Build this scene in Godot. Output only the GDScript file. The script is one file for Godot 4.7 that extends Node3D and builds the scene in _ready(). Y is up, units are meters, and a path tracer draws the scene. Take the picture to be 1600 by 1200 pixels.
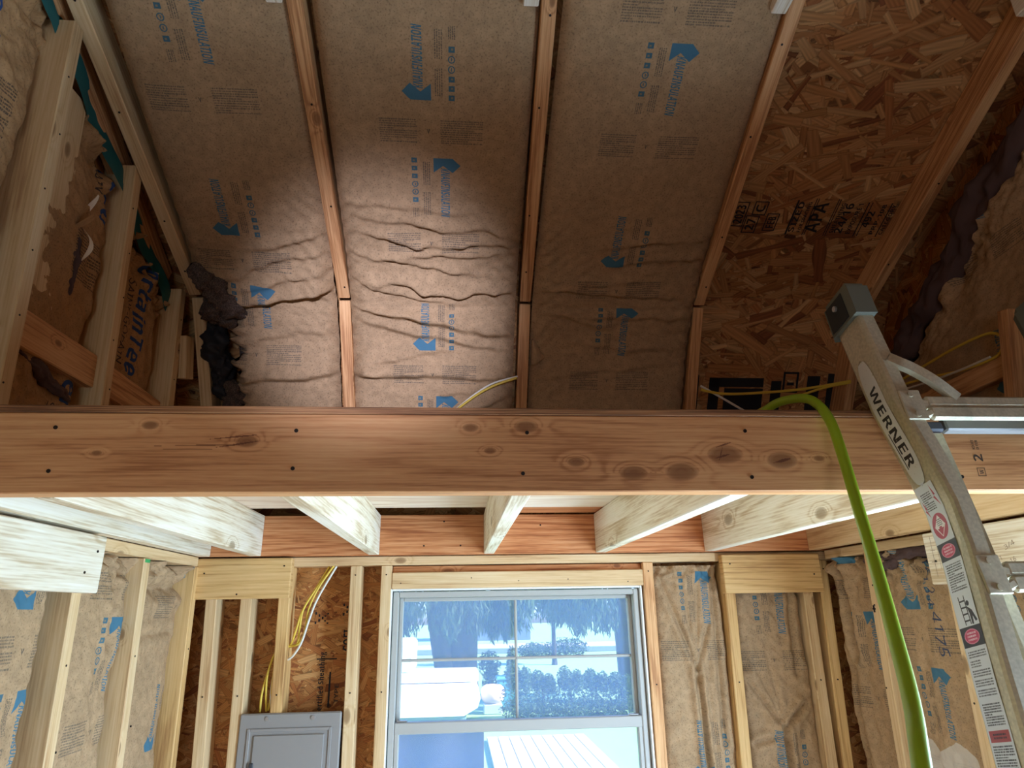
extends Node3D
# A small gambrel-roofed shed under construction, seen from inside: framing, a sleeping loft, kraft-faced batts.
const EYE := 1.7
const HK := 2.695      # height of the roof's knee
const ZK := -2.005     # depth of the roof's knee
const CU := 0.9053     # upper roof slope: cosine, sine
const SU := 0.4248
const CL := 0.5144     # lower roof slope
const SL := 0.8575
const HJ := 1.895      # underside of the loft joists
const ZW := -2.44      # inner face of the studs in the back wall
const XL := -0.887     # inner face of the studs in the left wall
const XR := 1.358      # inner face of the studs in the right wall
const ZRIDGE := 0.0
const YRIDGE := 3.636

var rng := RandomNumberGenerator.new()
var M := {}
var noise := FastNoiseLite.new()
var fine := FastNoiseLite.new()


# ---------------------------------------------------------------- naming
func numbered(called: String) -> String:
	var n := called
	var k := 0
	while has_node(NodePath(n)):
		k += 1
		n = "%s_%03d" % [called, k]
	return n

func tag(o: Node, label := "", category := "", group := "", kind := "") -> Node:
	if label: o.set_meta("label", label)
	if category: o.set_meta("category", category)
	if group: o.set_meta("group", group)
	if kind: o.set_meta("kind", kind)
	return o

func thing(called: String, label: String, category: String, group := "", at := Vector3.ZERO) -> Node3D:
	var o := Node3D.new()
	o.name = numbered(called)
	add_child(o)
	o.position = at
	tag(o, label, category, group)
	return o

func obj(called: String, mesh: Mesh, mat: Material, parent: Node = null) -> MeshInstance3D:
	var o := MeshInstance3D.new()
	o.mesh = mesh
	o.material_override = mat
	o.cast_shadow = GeometryInstance3D.SHADOW_CASTING_SETTING_ON
	if parent == null or parent == self:
		o.name = numbered(called)
		add_child(o)
	else:
		var n := called
		var k := 0
		while parent.has_node(NodePath(n)):
			k += 1
			n = "%s_%03d" % [called, k]
		o.name = n
		parent.add_child(o)
	return o

func struct(called: String, mesh: Mesh, mat: Material, parent: Node = null) -> MeshInstance3D:
	var o := obj(called, mesh, mat, parent)
	if parent == null: o.set_meta("kind", "structure")
	return o


# ---------------------------------------------------------------- meshes
func poly(st: SurfaceTool, pts: Array, uvs: Array, out: Vector3) -> void:
	var n: Vector3 = (pts[1] - pts[0]).cross(pts[2] - pts[0])
	var flip := n.dot(out) > 0.0
	for i in range(1, pts.size() - 1):
		var ids := [0, i + 1, i] if flip else [0, i, i + 1]
		for k in ids:
			st.set_normal(out)
			st.set_uv(uvs[k])
			st.add_vertex(pts[k])

# a sawn board: length along x, width along y, thickness along z; edges eased by c
func add_board(st: SurfaceTool, L: float, w: float, t: float, c: float, uo: Vector2, at := Transform3D(), us := 2.6, vs := 0.3) -> void:
	var h := Vector3(L, w, t) * 0.5
	var uvf := func(p: Vector3, n: Vector3) -> Vector2:
		var a := n.abs()
		if a.x > a.y and a.x > a.z: return uo + Vector2(p.z / us, p.y / vs)
		if a.y > a.z: return uo + Vector2((p.x + h.x) / us, (p.z + signf(n.y) * 0.09) / vs)
		return uo + Vector2((p.x + h.x) / us, (p.y + signf(n.z) * 0.035) / vs)
	var put := func(ps: Array, n: Vector3) -> void:
		var q := []
		var uv := []
		for p in ps:
			q.append(at * p)
			uv.append(uvf.call(p, n))
		poly(st, q, uv, (at.basis * n).normalized())
	for ax in 3:
		var b := (ax + 1) % 3
		var d := (ax + 2) % 3
		for s in [-1.0, 1.0]:
			var n := Vector3.ZERO
			n[ax] = s
			var ps := []
			for q in [[-1, -1], [1, -1], [1, 1], [-1, 1]]:
				var p := Vector3.ZERO
				p[ax] = h[ax] * s
				p[b] = (h[b] - c) * q[0]
				p[d] = (h[d] - c) * q[1]
				ps.append(p)
			put.call(ps, n)
			for s2 in [-1.0, 1.0]:   # the eased edge between face ax and face b
				var e := Vector3.ZERO
				e[ax] = s
				e[b] = s2
				var es := []
				for q in [[0, -1], [0, 1], [1, 1], [1, -1]]:
					var p := Vector3.ZERO
					p[ax] = (h[ax] - (c if q[0] == 1 else 0.0)) * s
					p[b] = (h[b] - (0.0 if q[0] == 1 else c)) * s2
					p[d] = (h[d] - c) * q[1]
					es.append(p)
				put.call(es, e.normalized())
	for sx in [-1.0, 1.0]:
		for sy in [-1.0, 1.0]:
			for sz in [-1.0, 1.0]:
				put.call([Vector3(h.x * sx, (h.y - c) * sy, (h.z - c) * sz), Vector3((h.x - c) * sx, h.y * sy, (h.z - c) * sz), Vector3((h.x - c) * sx, (h.y - c) * sy, h.z * sz)], Vector3(sx, sy, sz).normalized())

func board_mesh(L: float, w: float, t: float, c := 0.0025, us := 2.6, vs := 0.3) -> ArrayMesh:
	var st := SurfaceTool.new()
	st.begin(Mesh.PRIMITIVE_TRIANGLES)
	var room := maxf(0.0, 0.97 - L / us)
	add_board(st, L, w, t, minf(c, minf(w, t) * 0.3), Vector2(rng.randf() * room, rng.randf()), Transform3D(), us, vs)
	return st.commit()

func frame_of(a: Vector3, b: Vector3, wd: Vector3) -> Transform3D:
	var x := (b - a).normalized()
	var y := (wd - x * wd.dot(x)).normalized()
	return Transform3D(Basis(x, y, x.cross(y)), (a + b) * 0.5)

# lumber between the ends a and b of its centre line, width w along wd, thickness t across
func lumber(called: String, label: String, category: String, group: String, a: Vector3, b: Vector3, wd: Vector3, w: float, t: float, mat: Material) -> MeshInstance3D:
	var o := obj(called, board_mesh(a.distance_to(b), w, t), mat)
	o.transform = frame_of(a, b, wd)
	tag(o, label, category, group)
	return o

func piece(called: String, parent: Node, a: Vector3, b: Vector3, wd: Vector3, w: float, t: float, mat: Material, c := 0.002) -> MeshInstance3D:
	var o := obj(called, board_mesh(a.distance_to(b), w, t, c), mat, parent)
	o.transform = (parent as Node3D).transform.affine_inverse() * frame_of(a, b, wd)
	return o

# axis-aligned box lo..hi
func box_mesh(lo: Vector3, hi: Vector3, c := 0.003, us := 1.0, vs := 1.0) -> ArrayMesh:
	var st := SurfaceTool.new()
	st.begin(Mesh.PRIMITIVE_TRIANGLES)
	add_box(st, lo, hi, c, us, vs)
	return st.commit()

func add_box(st: SurfaceTool, lo: Vector3, hi: Vector3, c := 0.003, us := 1.0, vs := 1.0) -> void:
	var d := hi - lo
	add_board(st, d.x, d.y, d.z, minf(c, minf(d.x, minf(d.y, d.z)) * 0.3), Vector2(rng.randf() * 0.3, rng.randf()), Transform3D(Basis(), (lo + hi) * 0.5), us, vs)

func new_st() -> SurfaceTool:
	var st := SurfaceTool.new()
	st.begin(Mesh.PRIMITIVE_TRIANGLES)
	return st

# a tube along points
func add_tube(st: SurfaceTool, pts: PackedVector3Array, r: float, sides := 10, caps := true) -> void:
	var n := pts.size()
	var up := Vector3.UP
	var rings := []
	var len_ := 0.0
	for i in n:
		var d := (pts[mini(i + 1, n - 1)] - pts[maxi(i - 1, 0)]).normalized()
		if absf(d.dot(up)) > 0.97: up = Vector3.FORWARD
		var y := (up - d * up.dot(d)).normalized()
		up = y
		var z := d.cross(y)
		if i > 0: len_ += pts[i].distance_to(pts[i - 1])
		var ring := []
		for k in sides + 1:
			var a := TAU * k / sides
			ring.append([pts[i] + (y * cos(a) + z * sin(a)) * r, y * cos(a) + z * sin(a), Vector2(float(k) / sides, len_)])
		rings.append(ring)
	for i in n - 1:
		for k in sides:
			var A = rings[i][k]
			var B = rings[i][k + 1]
			var C = rings[i + 1][k + 1]
			var D = rings[i + 1][k]
			for q in [A, C, B, A, D, C]:
				st.set_normal(q[1])
				st.set_uv(q[2])
				st.add_vertex(q[0])
	if caps:
		for e in [0, n - 1]:
			var ps := []
			var uv := []
			for k in sides:
				ps.append(rings[e][k][0])
				uv.append(Vector2.ZERO)
			var out := (pts[0] - pts[1]) if e == 0 else (pts[n - 1] - pts[n - 2])
			poly(st, ps, uv, out.normalized())

func smooth_path(ctrl: Array, step := 0.012) -> PackedVector3Array:
	var c := Curve3D.new()
	c.bake_interval = step
	for i in ctrl.size():
		var a: Vector3 = ctrl[maxi(i - 1, 0)]
		var b: Vector3 = ctrl[mini(i + 1, ctrl.size() - 1)]
		var t := (b - a) / 6.0
		c.add_point(ctrl[i], -t, t)
	return c.get_baked_points()

func tube_mesh(ctrl: Array, r: float, sides := 10, step := 0.012) -> ArrayMesh:
	var st := new_st()
	add_tube(st, smooth_path(ctrl, step), r, sides)
	return st.commit()

# a flat bar w wide and t thick swept along points, its face towards n
func add_bar(st: SurfaceTool, pts: PackedVector3Array, n: Vector3, w: float, t: float) -> void:
	var rows := []
	for i in pts.size():
		var d := (pts[mini(i + 1, pts.size() - 1)] - pts[maxi(i - 1, 0)]).normalized()
		var y := n.cross(d).normalized()
		var z := d.cross(y)
		rows.append([pts[i], y, z])
	for i in pts.size() - 1:
		var A: Array = rows[i]
		var B: Array = rows[i + 1]
		for q in [[-1, 1, 1, 1], [1, 1, 1, -1], [1, -1, -1, -1], [-1, -1, -1, 1]]:
			var p0: Vector3 = A[0] + A[1] * q[0] * w * 0.5 + A[2] * q[1] * t * 0.5
			var p1: Vector3 = A[0] + A[1] * q[2] * w * 0.5 + A[2] * q[3] * t * 0.5
			var p2: Vector3 = B[0] + B[1] * q[2] * w * 0.5 + B[2] * q[3] * t * 0.5
			var p3: Vector3 = B[0] + B[1] * q[0] * w * 0.5 + B[2] * q[1] * t * 0.5
			poly(st, [p0, p1, p2, p3], [Vector2.ZERO, Vector2.RIGHT, Vector2.ONE, Vector2.DOWN], (A[1] * (q[0] + q[2]) + A[2] * (q[1] + q[3])).normalized())

# extrude a closed polygon given in 3D along d
func add_prism(st: SurfaceTool, pts: Array, d: Vector3) -> void:
	var mid := Vector3.ZERO
	for p in pts: mid += p
	mid /= pts.size()
	var flat := PackedVector2Array()
	var x: Vector3 = (pts[1] - pts[0]).normalized()
	var y: Vector3 = d.cross(x).normalized()
	for p in pts: flat.append(Vector2((p - pts[0]).dot(x), (p - pts[0]).dot(y)))
	var tri := Geometry2D.triangulate_polygon(flat)
	for i in range(0, tri.size(), 3):
		var t := [pts[tri[i]], pts[tri[i + 1]], pts[tri[i + 2]]]
		var u := [flat[tri[i]], flat[tri[i + 1]], flat[tri[i + 2]]]
		poly(st, t, u, -d.normalized())
		poly(st, [t[0] + d, t[1] + d, t[2] + d], u, d.normalized())
	var cw := Geometry2D.is_polygon_clockwise(flat)
	for i in pts.size():
		var a: Vector3 = pts[i]
		var b: Vector3 = pts[(i + 1) % pts.size()]
		var nrm := (b - a).cross(d).normalized()
		var test: Vector3 = (a + b) * 0.5 + nrm * 1e-4
		var f := Vector2((test - pts[0]).dot(x), (test - pts[0]).dot(y))
		if Geometry2D.is_point_in_polygon(f, flat): nrm = -nrm
		var l := a.distance_to(b)
		poly(st, [a, b, b + d, a + d], [Vector2(0, 0), Vector2(l, 0), Vector2(l, d.length()), Vector2(0, d.length())], nrm)

func prism_mesh(pts: Array, d: Vector3) -> ArrayMesh:
	var st := new_st()
	add_prism(st, pts, d)
	return st.commit()

# a smooth grid surface; f(i, j) gives [position, uv]
func grid_mesh(ni: int, nj: int, f: Callable, room: Vector3) -> ArrayMesh:
	var P := PackedVector3Array()
	var U := PackedVector2Array()
	P.resize(ni * nj)
	U.resize(ni * nj)
	for i in ni:
		for j in nj:
			var q: Array = f.call(i, j)
			P[i * nj + j] = q[0]
			U[i * nj + j] = q[1]
	var N := PackedVector3Array()
	N.resize(ni * nj)
	for i in ni:
		for j in nj:
			var di := P[mini(i + 1, ni - 1) * nj + j] - P[maxi(i - 1, 0) * nj + j]
			var dj := P[i * nj + mini(j + 1, nj - 1)] - P[i * nj + maxi(j - 1, 0)]
			var n := di.cross(dj).normalized()
			N[i * nj + j] = n if room == Vector3.ZERO or n.dot(room) > 0 else -n
	var closed := room == Vector3.ZERO
	if closed:   # a closed lump: normals point away from its middle
		var mid := Vector3.ZERO
		for p in P: mid += p
		mid /= P.size()
		var s := 0.0
		for k in P.size(): s += N[k].dot(P[k] - mid)
		if s < 0:
			for k in N.size(): N[k] = -N[k]
	var ix := PackedInt32Array()
	var turn := 0.0
	for i in range(0, ni - 1, maxi(1, ni / 12)):
		for j in range(0, nj - 1, maxi(1, nj / 12)):
			var q0 := i * nj + j
			turn += (P[q0 + nj] - P[q0]).cross(P[q0 + 1] - P[q0]).normalized().dot(N[q0])
	var flip := turn > 0.0
	for i in ni - 1:
		for j in nj - 1:
			var a := i * nj + j
			var b := (i + 1) * nj + j
			if flip: ix.append_array([a, a + 1, b, b, a + 1, b + 1])
			else: ix.append_array([a, b, a + 1, b, b + 1, a + 1])
	var arr := []
	arr.resize(Mesh.ARRAY_MAX)
	arr[Mesh.ARRAY_VERTEX] = P
	arr[Mesh.ARRAY_NORMAL] = N
	arr[Mesh.ARRAY_TEX_UV] = U
	arr[Mesh.ARRAY_INDEX] = ix
	var m := ArrayMesh.new()
	m.add_surface_from_arrays(Mesh.PRIMITIVE_TRIANGLES, arr)
	return m


# ---------------------------------------------------------------- drawing on textures
class Canvas:
	var w: int
	var h: int
	var px: PackedByteArray
	func _init(width: int, height: int) -> void:
		w = width
		h = height
		px.resize(w * h * 3)
	func dot(x: int, y: int, c: Color, a: float) -> void:
		if x < 0 or y < 0 or x >= w or y >= h: return
		var k := (y * w + x) * 3
		px[k] = int(lerpf(px[k], c.r8, a))
		px[k + 1] = int(lerpf(px[k + 1], c.g8, a))
		px[k + 2] = int(lerpf(px[k + 2], c.b8, a))
	func tri(p: Vector2, q: Vector2, r: Vector2, c: Color, a: float) -> void:
		var area := (q - p).cross(r - p)
		if absf(area) < 0.01: return
		if area < 0:
			var t := q
			q = r
			r = t
		var x0 := maxi(0, int(floor(minf(p.x, minf(q.x, r.x)))))
		var x1 := mini(w - 1, int(ceil(maxf(p.x, maxf(q.x, r.x)))))
		var y0 := maxi(0, int(floor(minf(p.y, minf(q.y, r.y)))))
		var y1 := mini(h - 1, int(ceil(maxf(p.y, maxf(q.y, r.y)))))
		for y in range(y0, y1 + 1):
			for x in range(x0, x1 + 1):
				var s := Vector2(x + 0.5, y + 0.5)
				if (q - p).cross(s - p) >= 0 and (r - q).cross(s - q) >= 0 and (p - r).cross(s - r) >= 0:
					dot(x, y, c, a)
	func shape(pts: Array, c: Color, a: float) -> void:
		var pv := PackedVector2Array(pts)
		var t := Geometry2D.triangulate_polygon(pv)
		for i in range(0, t.size(), 3): tri(pv[t[i]], pv[t[i + 1]], pv[t[i + 2]], c, a)
	func texture() -> ImageTexture:
		return ImageTexture.create_from_image(Image.create_from_data(w, h, false, Image.FORMAT_RGB8, px))

var glyphs := {}
# the triangles of a text, scaled so that it is 1 high; [triangles, length]
func text_tris(s: String, bold := true, family := "Droid Sans") -> Array:
	var key := s + family + str(bold)
	if glyphs.has(key): return glyphs[key]
	var tm := TextMesh.new()
	var f := SystemFont.new()
	f.font_names = PackedStringArray([family])
	f.font_weight = 700 if bold else 400
	tm.font = f
	tm.text = s
	tm.depth = 0.0
	tm.font_size = 32
	tm.pixel_size = 0.01
	var out := PackedVector2Array()
	var lo := Vector2(1e9, 1e9)
	var hi := -lo
	for k in tm.get_surface_count():
		var arr := tm.surface_get_arrays(k)
		var v: PackedVector3Array = arr[Mesh.ARRAY_VERTEX]
		var ix: PackedInt32Array = arr[Mesh.ARRAY_INDEX] if arr[Mesh.ARRAY_INDEX] != null else PackedInt32Array(range(v.size()))
		for i in ix:
			var p := Vector2(v[i].x, v[i].y)
			out.append(p)
			lo = lo.min(p)
			hi = hi.max(p)
	var hh := maxf(hi.y - lo.y, 1e-3)
	for i in out.size(): out[i] = (out[i] - lo) / hh
	glyphs[key] = [out, (hi.x - lo.x) / hh]
	return glyphs[key]

# o = lower left corner in pixels, r = reading direction, u = up direction (both unit), len and high in pixels
func write(cv: Canvas, s: String, o: Vector2, r: Vector2, u: Vector2, length: float, high: float, c: Color, a := 0.9, slant := 0.0, bold := true) -> void:
	var t := text_tris(s, bold)
	var tr: PackedVector2Array = t[0]
	var kx: float = length / maxf(t[1], 0.01)
	var q := PackedVector2Array()
	for p in tr: q.append(o + r * (p.x * kx + p.y * slant * high) + u * (p.y * high))
	for i in range(0, q.size() - 2, 3): cv.tri(q[i], q[i + 1], q[i + 2], c, a)

func rect(cv: Canvas, o: Vector2, r: Vector2, u: Vector2, a: Vector2, b: Vector2, c: Color, al := 0.9) -> void:
	cv.shape([o + r * a.x + u * a.y, o + r * b.x + u * a.y, o + r * b.x + u * b.y, o + r * a.x + u * b.y], c, al)

func ring(cv: Canvas, at: Vector2, r0: float, r1: float, c: Color, al := 0.9) -> void:
	for k in 20:
		var a := TAU * k / 20
		var b := TAU * (k + 1) / 20
		var A := Vector2(cos(a), sin(a))
		var B := Vector2(cos(b), sin(b))
		cv.tri(at + A * r0, at + A * r1, at + B * r1, c, al)
		if r0 > 0: cv.tri(at + A * r0, at + B * r1, at + B * r0, c, al)

# small print: rows of short dashes, too small to read
func fine_print(cv: Canvas, o: Vector2, r: Vector2, u: Vector2, length: float, rows: int, pitch: float, c: Color, al: float) -> void:
	for k in rows:
		var x := 0.0
		var stop := length * (1.0 if k % 5 < 4 else rng.randf_range(0.3, 0.8))
		while x < stop:
			var l := rng.randf_range(2.0, 9.0)
			rect(cv, o, r, u, Vector2(x, -k * pitch), Vector2(minf(x + l, stop), -k * pitch + pitch * 0.55), c, al * rng.randf_range(0.7, 1.0))
			x += l + rng.randf_range(1.0, 2.5)

func noise_bytes(sd: int, freq: float, w: int, h: int, nw: int, nh: int, oct := 3) -> PackedByteArray:
	var n := FastNoiseLite.new()
	n.seed = sd
	n.frequency = freq
	n.fractal_octaves = oct
	var im := n.get_image(nw, nh)
	im.convert(Image.FORMAT_L8)
	if nw != w or nh != h: im.resize(w, h, Image.INTERPOLATE_CUBIC)
	return im.get_data()

# sawn softwood: 2.6 m of grain along x, 0.3 m across
func wood_canvas(sd: int, light: Color, mid: Color, dark: Color, rings: float, contrast: float, knots: Array, W := 1664, H := 224, ul := 2.6, vl := 0.3) -> Canvas:
	var cv := Canvas.new(W, H)
	var warp := noise_bytes(sd, 0.035, W, H, 26, 40, 2)
	var fib := noise_bytes(sd + 7, 0.22, W, H, 48, H, 2)
	var blot := noise_bytes(sd + 9, 0.03, W, H, 128, 48, 3)
	var pore := noise_bytes(sd + 11, 0.4, W, H, W / 12, H, 1)
	var px := cv.px
	for y in H:
		var v := float(y) / H
		for x in W:
			var k := y * W + x
			var r := v * rings + (warp[k] - 128) * 0.013
			var kn := 0.0
			for q in knots:
				var dx: float = x - q[0] * W
				if absf(dx) > 90: continue
				dx *= ul / W
				var dy: float = (y - q[1] * H) * vl / H
				var d2: float = (dx * dx * 0.28 + dy * dy) / (q[2] * q[2])
				if d2 < 12:
					r += (3.0 if dy > 0 else -3.0) * exp(-d2 * 0.5) + exp(-d2) * 1.5
					if d2 < 1.0: kn = maxf(kn, 1.0 - d2 * d2)
			var s := 0.5 + 0.5 * sin(r * TAU)
			s = s * s * s
			var g := clampf((s * 0.44 + (fib[k] - 118) * 0.0038 + (blot[k] - 128) * 0.0035 + (pore[k] - 128) * 0.0012) * contrast + 0.3, 0.0, 1.0)
			var c := light.lerp(mid, g * 2.0) if g < 0.5 else mid.lerp(dark, g * 2.0 - 1.0)
			if kn > 0: c = c.lerp(dark.darkened(0.25), kn * 0.7)
			px[k * 3] = c.r8
			px[k * 3 + 1] = c.g8
			px[k * 3 + 2] = c.b8
	cv.px = px
	return cv

func wood_mat(cv: Canvas, rough := 0.62) -> StandardMaterial3D:
	var m := StandardMaterial3D.new()
	m.albedo_texture = cv.texture()
	m.roughness = rough
	m.metallic_specular = 0.35
	return m

func plain(c: Color, rough := 0.6, metal := 0.0) -> StandardMaterial3D:
	var m := StandardMaterial3D.new()
	m.albedo_color = c
	m.roughness = rough
	m.metallic = metal
	return m

# oriented strand board: strands painted over one another, with their relief
func osb_mats(sd: int, W: int) -> Array:
	var r := RandomNumberGenerator.new()
	r.seed = sd
	var cv := Canvas.new(W, W)
	var hg := PackedByteArray()
	hg.resize(W * W)
	var px := cv.px
	for k in W * W:
		px[k * 3] = 132
		px[k * 3 + 1] = 88
		px[k * 3 + 2] = 52
	var tones := [Color8(196, 144, 92), Color8(190, 136, 84), Color8(202, 154, 102), Color8(184, 128, 78), Color8(176, 120, 72), Color8(194, 142, 90), Color8(180, 126, 78), Color8(168, 110, 66), Color8(142, 88, 54), Color8(208, 162, 110), Color8(188, 134, 84)]
	for n in 2900:
		var big := 1.0 if n % 3 else 0.45
		var L := r.randf_range(50, 190) * big * W / 1024.0
		var w := r.randf_range(7, 30) * big * W / 1024.0
		var a := r.randfn(0.0, 0.6)
		if n % 7 == 0: a = r.randf() * PI
		var ca := cos(a)
		var sa := sin(a)
		var cx := r.randf() * W
		var cy := r.randf() * W
		var t: Color = tones[r.randi() % tones.size()]
		if n < 300: t = t.darkened(0.3)
		t = t.darkened(r.randf() * 0.12)
		var lvl := int(60 + 190.0 * n / 2900.0 * r.randf_range(0.6, 1.0))
		var st := r.randf_range(0.4, 1.1)
		var ph := r.randf() * 10.0
		var skew := r.randf_range(-0.35, 0.35)
		var ext := int(L * 0.55 + w)
		var ex := int(absf(ca) * L * 0.5 + absf(sa) * w * 0.5) + 2
		var ey := int(absf(sa) * L * 0.5 + absf(ca) * w * 0.5) + 2
		for y in range(-ey, ey + 1):
			for x in range(-ex, ex + 1):
				var u := x * ca + y * sa
				var v := -x * sa + y * ca
				if absf(u + v * skew) > L * 0.5 or absf(v) > w * (0.5 - 0.12 * sin(u * 0.05 + ph)): continue
				var shade := 1.0 + 0.05 * sin(v * st + ph) + 0.03 * sin(u * 0.09 + v * 0.8)
				if absf(v) > w * 0.5 - 1.6 or absf(u + v * skew) > L * 0.5 - 1.6: shade *= 0.86
				var k := posmod(int(cy) + y, W) * W + posmod(int(cx) + x, W)
				px[k * 3] = mini(255, int(t.r8 * shade))
				px[k * 3 + 1] = mini(255, int(t.g8 * shade))
				px[k * 3 + 2] = mini(255, int(t.b8 * shade))
				hg[k] = lvl
	cv.px = px
	var him := Image.create_from_data(W, W, false, Image.FORMAT_L8, hg)
	var m := StandardMaterial3D.new()
	m.albedo_texture = cv.texture()
	m.roughness = 0.7
	m.metallic_specular = 0.3
	m.heightmap_enabled = true
	m.heightmap_texture = ImageTexture.create_from_image(him)
	m.heightmap_scale = 0.1
	return [m]

const PRINT_BLUE := Color8(64, 112, 138)
const PRINT_INK := Color8(70, 68, 66)
const KW := 768
const KH := 1056
# the face of a batt: 0.61 m wide, 0.84 m long, printed in two directions
func kraft_canvas(sd: int, base: Color) -> Canvas:
	var cv := Canvas.new(KW, KH)
	var a := noise_bytes(sd, 0.05, KW, KH, KW / 2, KH / 2, 3)
	var b := noise_bytes(sd + 1, 0.11, KW, KH, KW, KH, 2)
	var c := noise_bytes(sd + 2, 0.02, KW, KH, KW / 4, KH / 4, 3)
	var px := cv.px
	for k in KW * KH:
		var s := 1.0 + (a[k] - 128) * 0.0005 + (c[k] - 128) * 0.0003
		var d := b[k]
		if d > 156: s -= (d - 156) * 0.0028
		px[k * 3] = clampi(int(base.r8 * s), 0, 255)
		px[k * 3 + 1] = clampi(int(base.g8 * s), 0, 255)
		px[k * 3 + 2] = clampi(int(base.b8 * s), 0, 255)
	cv.px = px
	return cv

func print_mark(cv: Canvas, o: Vector2, r: Vector2, u: Vector2, k: float) -> void:
	# k = pixels per metre; o is the foot of the emblem
	var P := func(x: float, y: float) -> Vector2: return o + r * (x * k) + u * (y * k)
	cv.shape([P.call(0.0, -0.036), P.call(0.0, 0.018), P.call(0.021, 0.04), P.call(0.043, 0.018), P.call(0.022, -0.009), P.call(0.043, -0.036)], PRINT_BLUE, 0.92)
	write(cv, "KNAUFINSULATION", P.call(0.030, -0.016), r, u, 0.150 * k, 0.026 * k, PRINT_BLUE, 0.92, 0.12)
	for row in 2:
		fine_print(cv, P.call(0.012 if row == 0 else 0.105, -0.050), r, u, 0.07 * k, 4, 0.0055 * k, PRINT_INK, 0.6)
	var x := 0.008
	for n in 6:
		var c: Vector2 = P.call(x, -0.09)
		if n < 3 or n == 5:
			rect(cv, c, r, u, Vector2(-0.007, -0.008) * k, Vector2(0.007, 0.008) * k, PRINT_BLUE.darkened(0.12), 0.85)
			rect(cv, c, r, u, Vector2(-0.002, -0.004) * k, Vector2(0.003, 0.001) * k, Color8(150, 128, 98), 0.8)
		else:
			ring(cv, c, 0.0065 * k, 0.0092 * k, PRINT_BLUE.darkened(0.12), 0.85)
			rect(cv, c, r, u, Vector2(-0.004, -0.0012) * k, Vector2(0.004, 0.0012) * k, PRINT_BLUE.darkened(0.12), 0.8)
		x += 0.024
	fine_print(cv, P.call(x, -0.084), r, u, 0.03 * k, 4, 0.005 * k, PRINT_INK, 0.6)

func print_face(cv: Canvas) -> void:
	var k := KW / 0.6096
	var c := KW * 0.5
	print_mark(cv, Vector2(c + 0.045 * k, 0.012 * k), Vector2(0, 1), Vector2(1, 0), k)
	print_mark(cv, Vector2(c - 0.03 * k, 0.69 * k), Vector2(0, -1), Vector2(-1, 0), k)
	for y in [0.255, 0.745]:
		fine_print(cv, Vector2(c - 0.135 * k, y * k), Vector2(1, 0), Vector2(0, -1), 0.10 * k, 11, 0.0062 * k, PRINT_INK, 0.55)
		fine_print(cv, Vector2(c + 0.03 * k, y * k), Vector2(1, 0), Vector2(0, -1), 0.115 * k, 11, 0.0062 * k, PRINT_INK, 0.55)
		var f := Vector2(c - 0.003 * k, (y + 0.03) * k)
		cv.shape([f + Vector2(-5, -9), f + Vector2(0, 8), f + Vector2(5, -9), f + Vector2(2.4, -9), f + Vector2(0, 1), f + Vector2(-2.4, -9)], PRINT_INK, 0.8)

func paper_mat(cv: Canvas, nrm: Texture2D) -> StandardMaterial3D:
	var m := StandardMaterial3D.new()
	m.albedo_texture = cv.texture()
	m.roughness = 0.78
	m.metallic_specular = 0.25
	m.heightmap_enabled = true
	m.heightmap_texture = nrm
	m.heightmap_scale = 0.035
	return m


# ---------------------------------------------------------------- roof geometry
func roof_pt(x: float, s: float, d: float) -> Vector3:
	# s metres up the slope from the knee (negative below it), d metres towards the room
	var b := Vector3(x, HK + s * SU, ZK + s * CU) if s >= 0.0 else Vector3(x, HK + s * SL, ZK + s * CL)
	var n := Vector3(0, -CL, SL).lerp(Vector3(0, -CU, SU), smoothstep(-0.09, 0.09, s)).normalized()
	return b + n * d

# folds that hang over a sharp line: [s, slope, wobble, height, width, x centre, half length]
func pillows(s: float, x: float, cr: Array) -> float:
	var h := 0.0
	var i := 0
	for q in cr:
		i += 1
		var c: float = q[0] + q[1] * x + q[2] * noise.get_noise_2d(x * 330.0, i * 77.0 + q[0] * 900.0)
		var u: float = (s - c) / q[4]
		if u <= 0.0 or u > 5.0: continue
		var m: float = exp(-pow((x - q[5]) / q[6], 4.0))
		h += q[3] * 1.7 * m * exp(-u * 1.1) * (1.0 - exp(-u * 9.0)) * (0.8 + 0.6 * noise.get_noise_2d(x * 500.0 + i * 50.0, s * 200.0))
	return h

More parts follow.
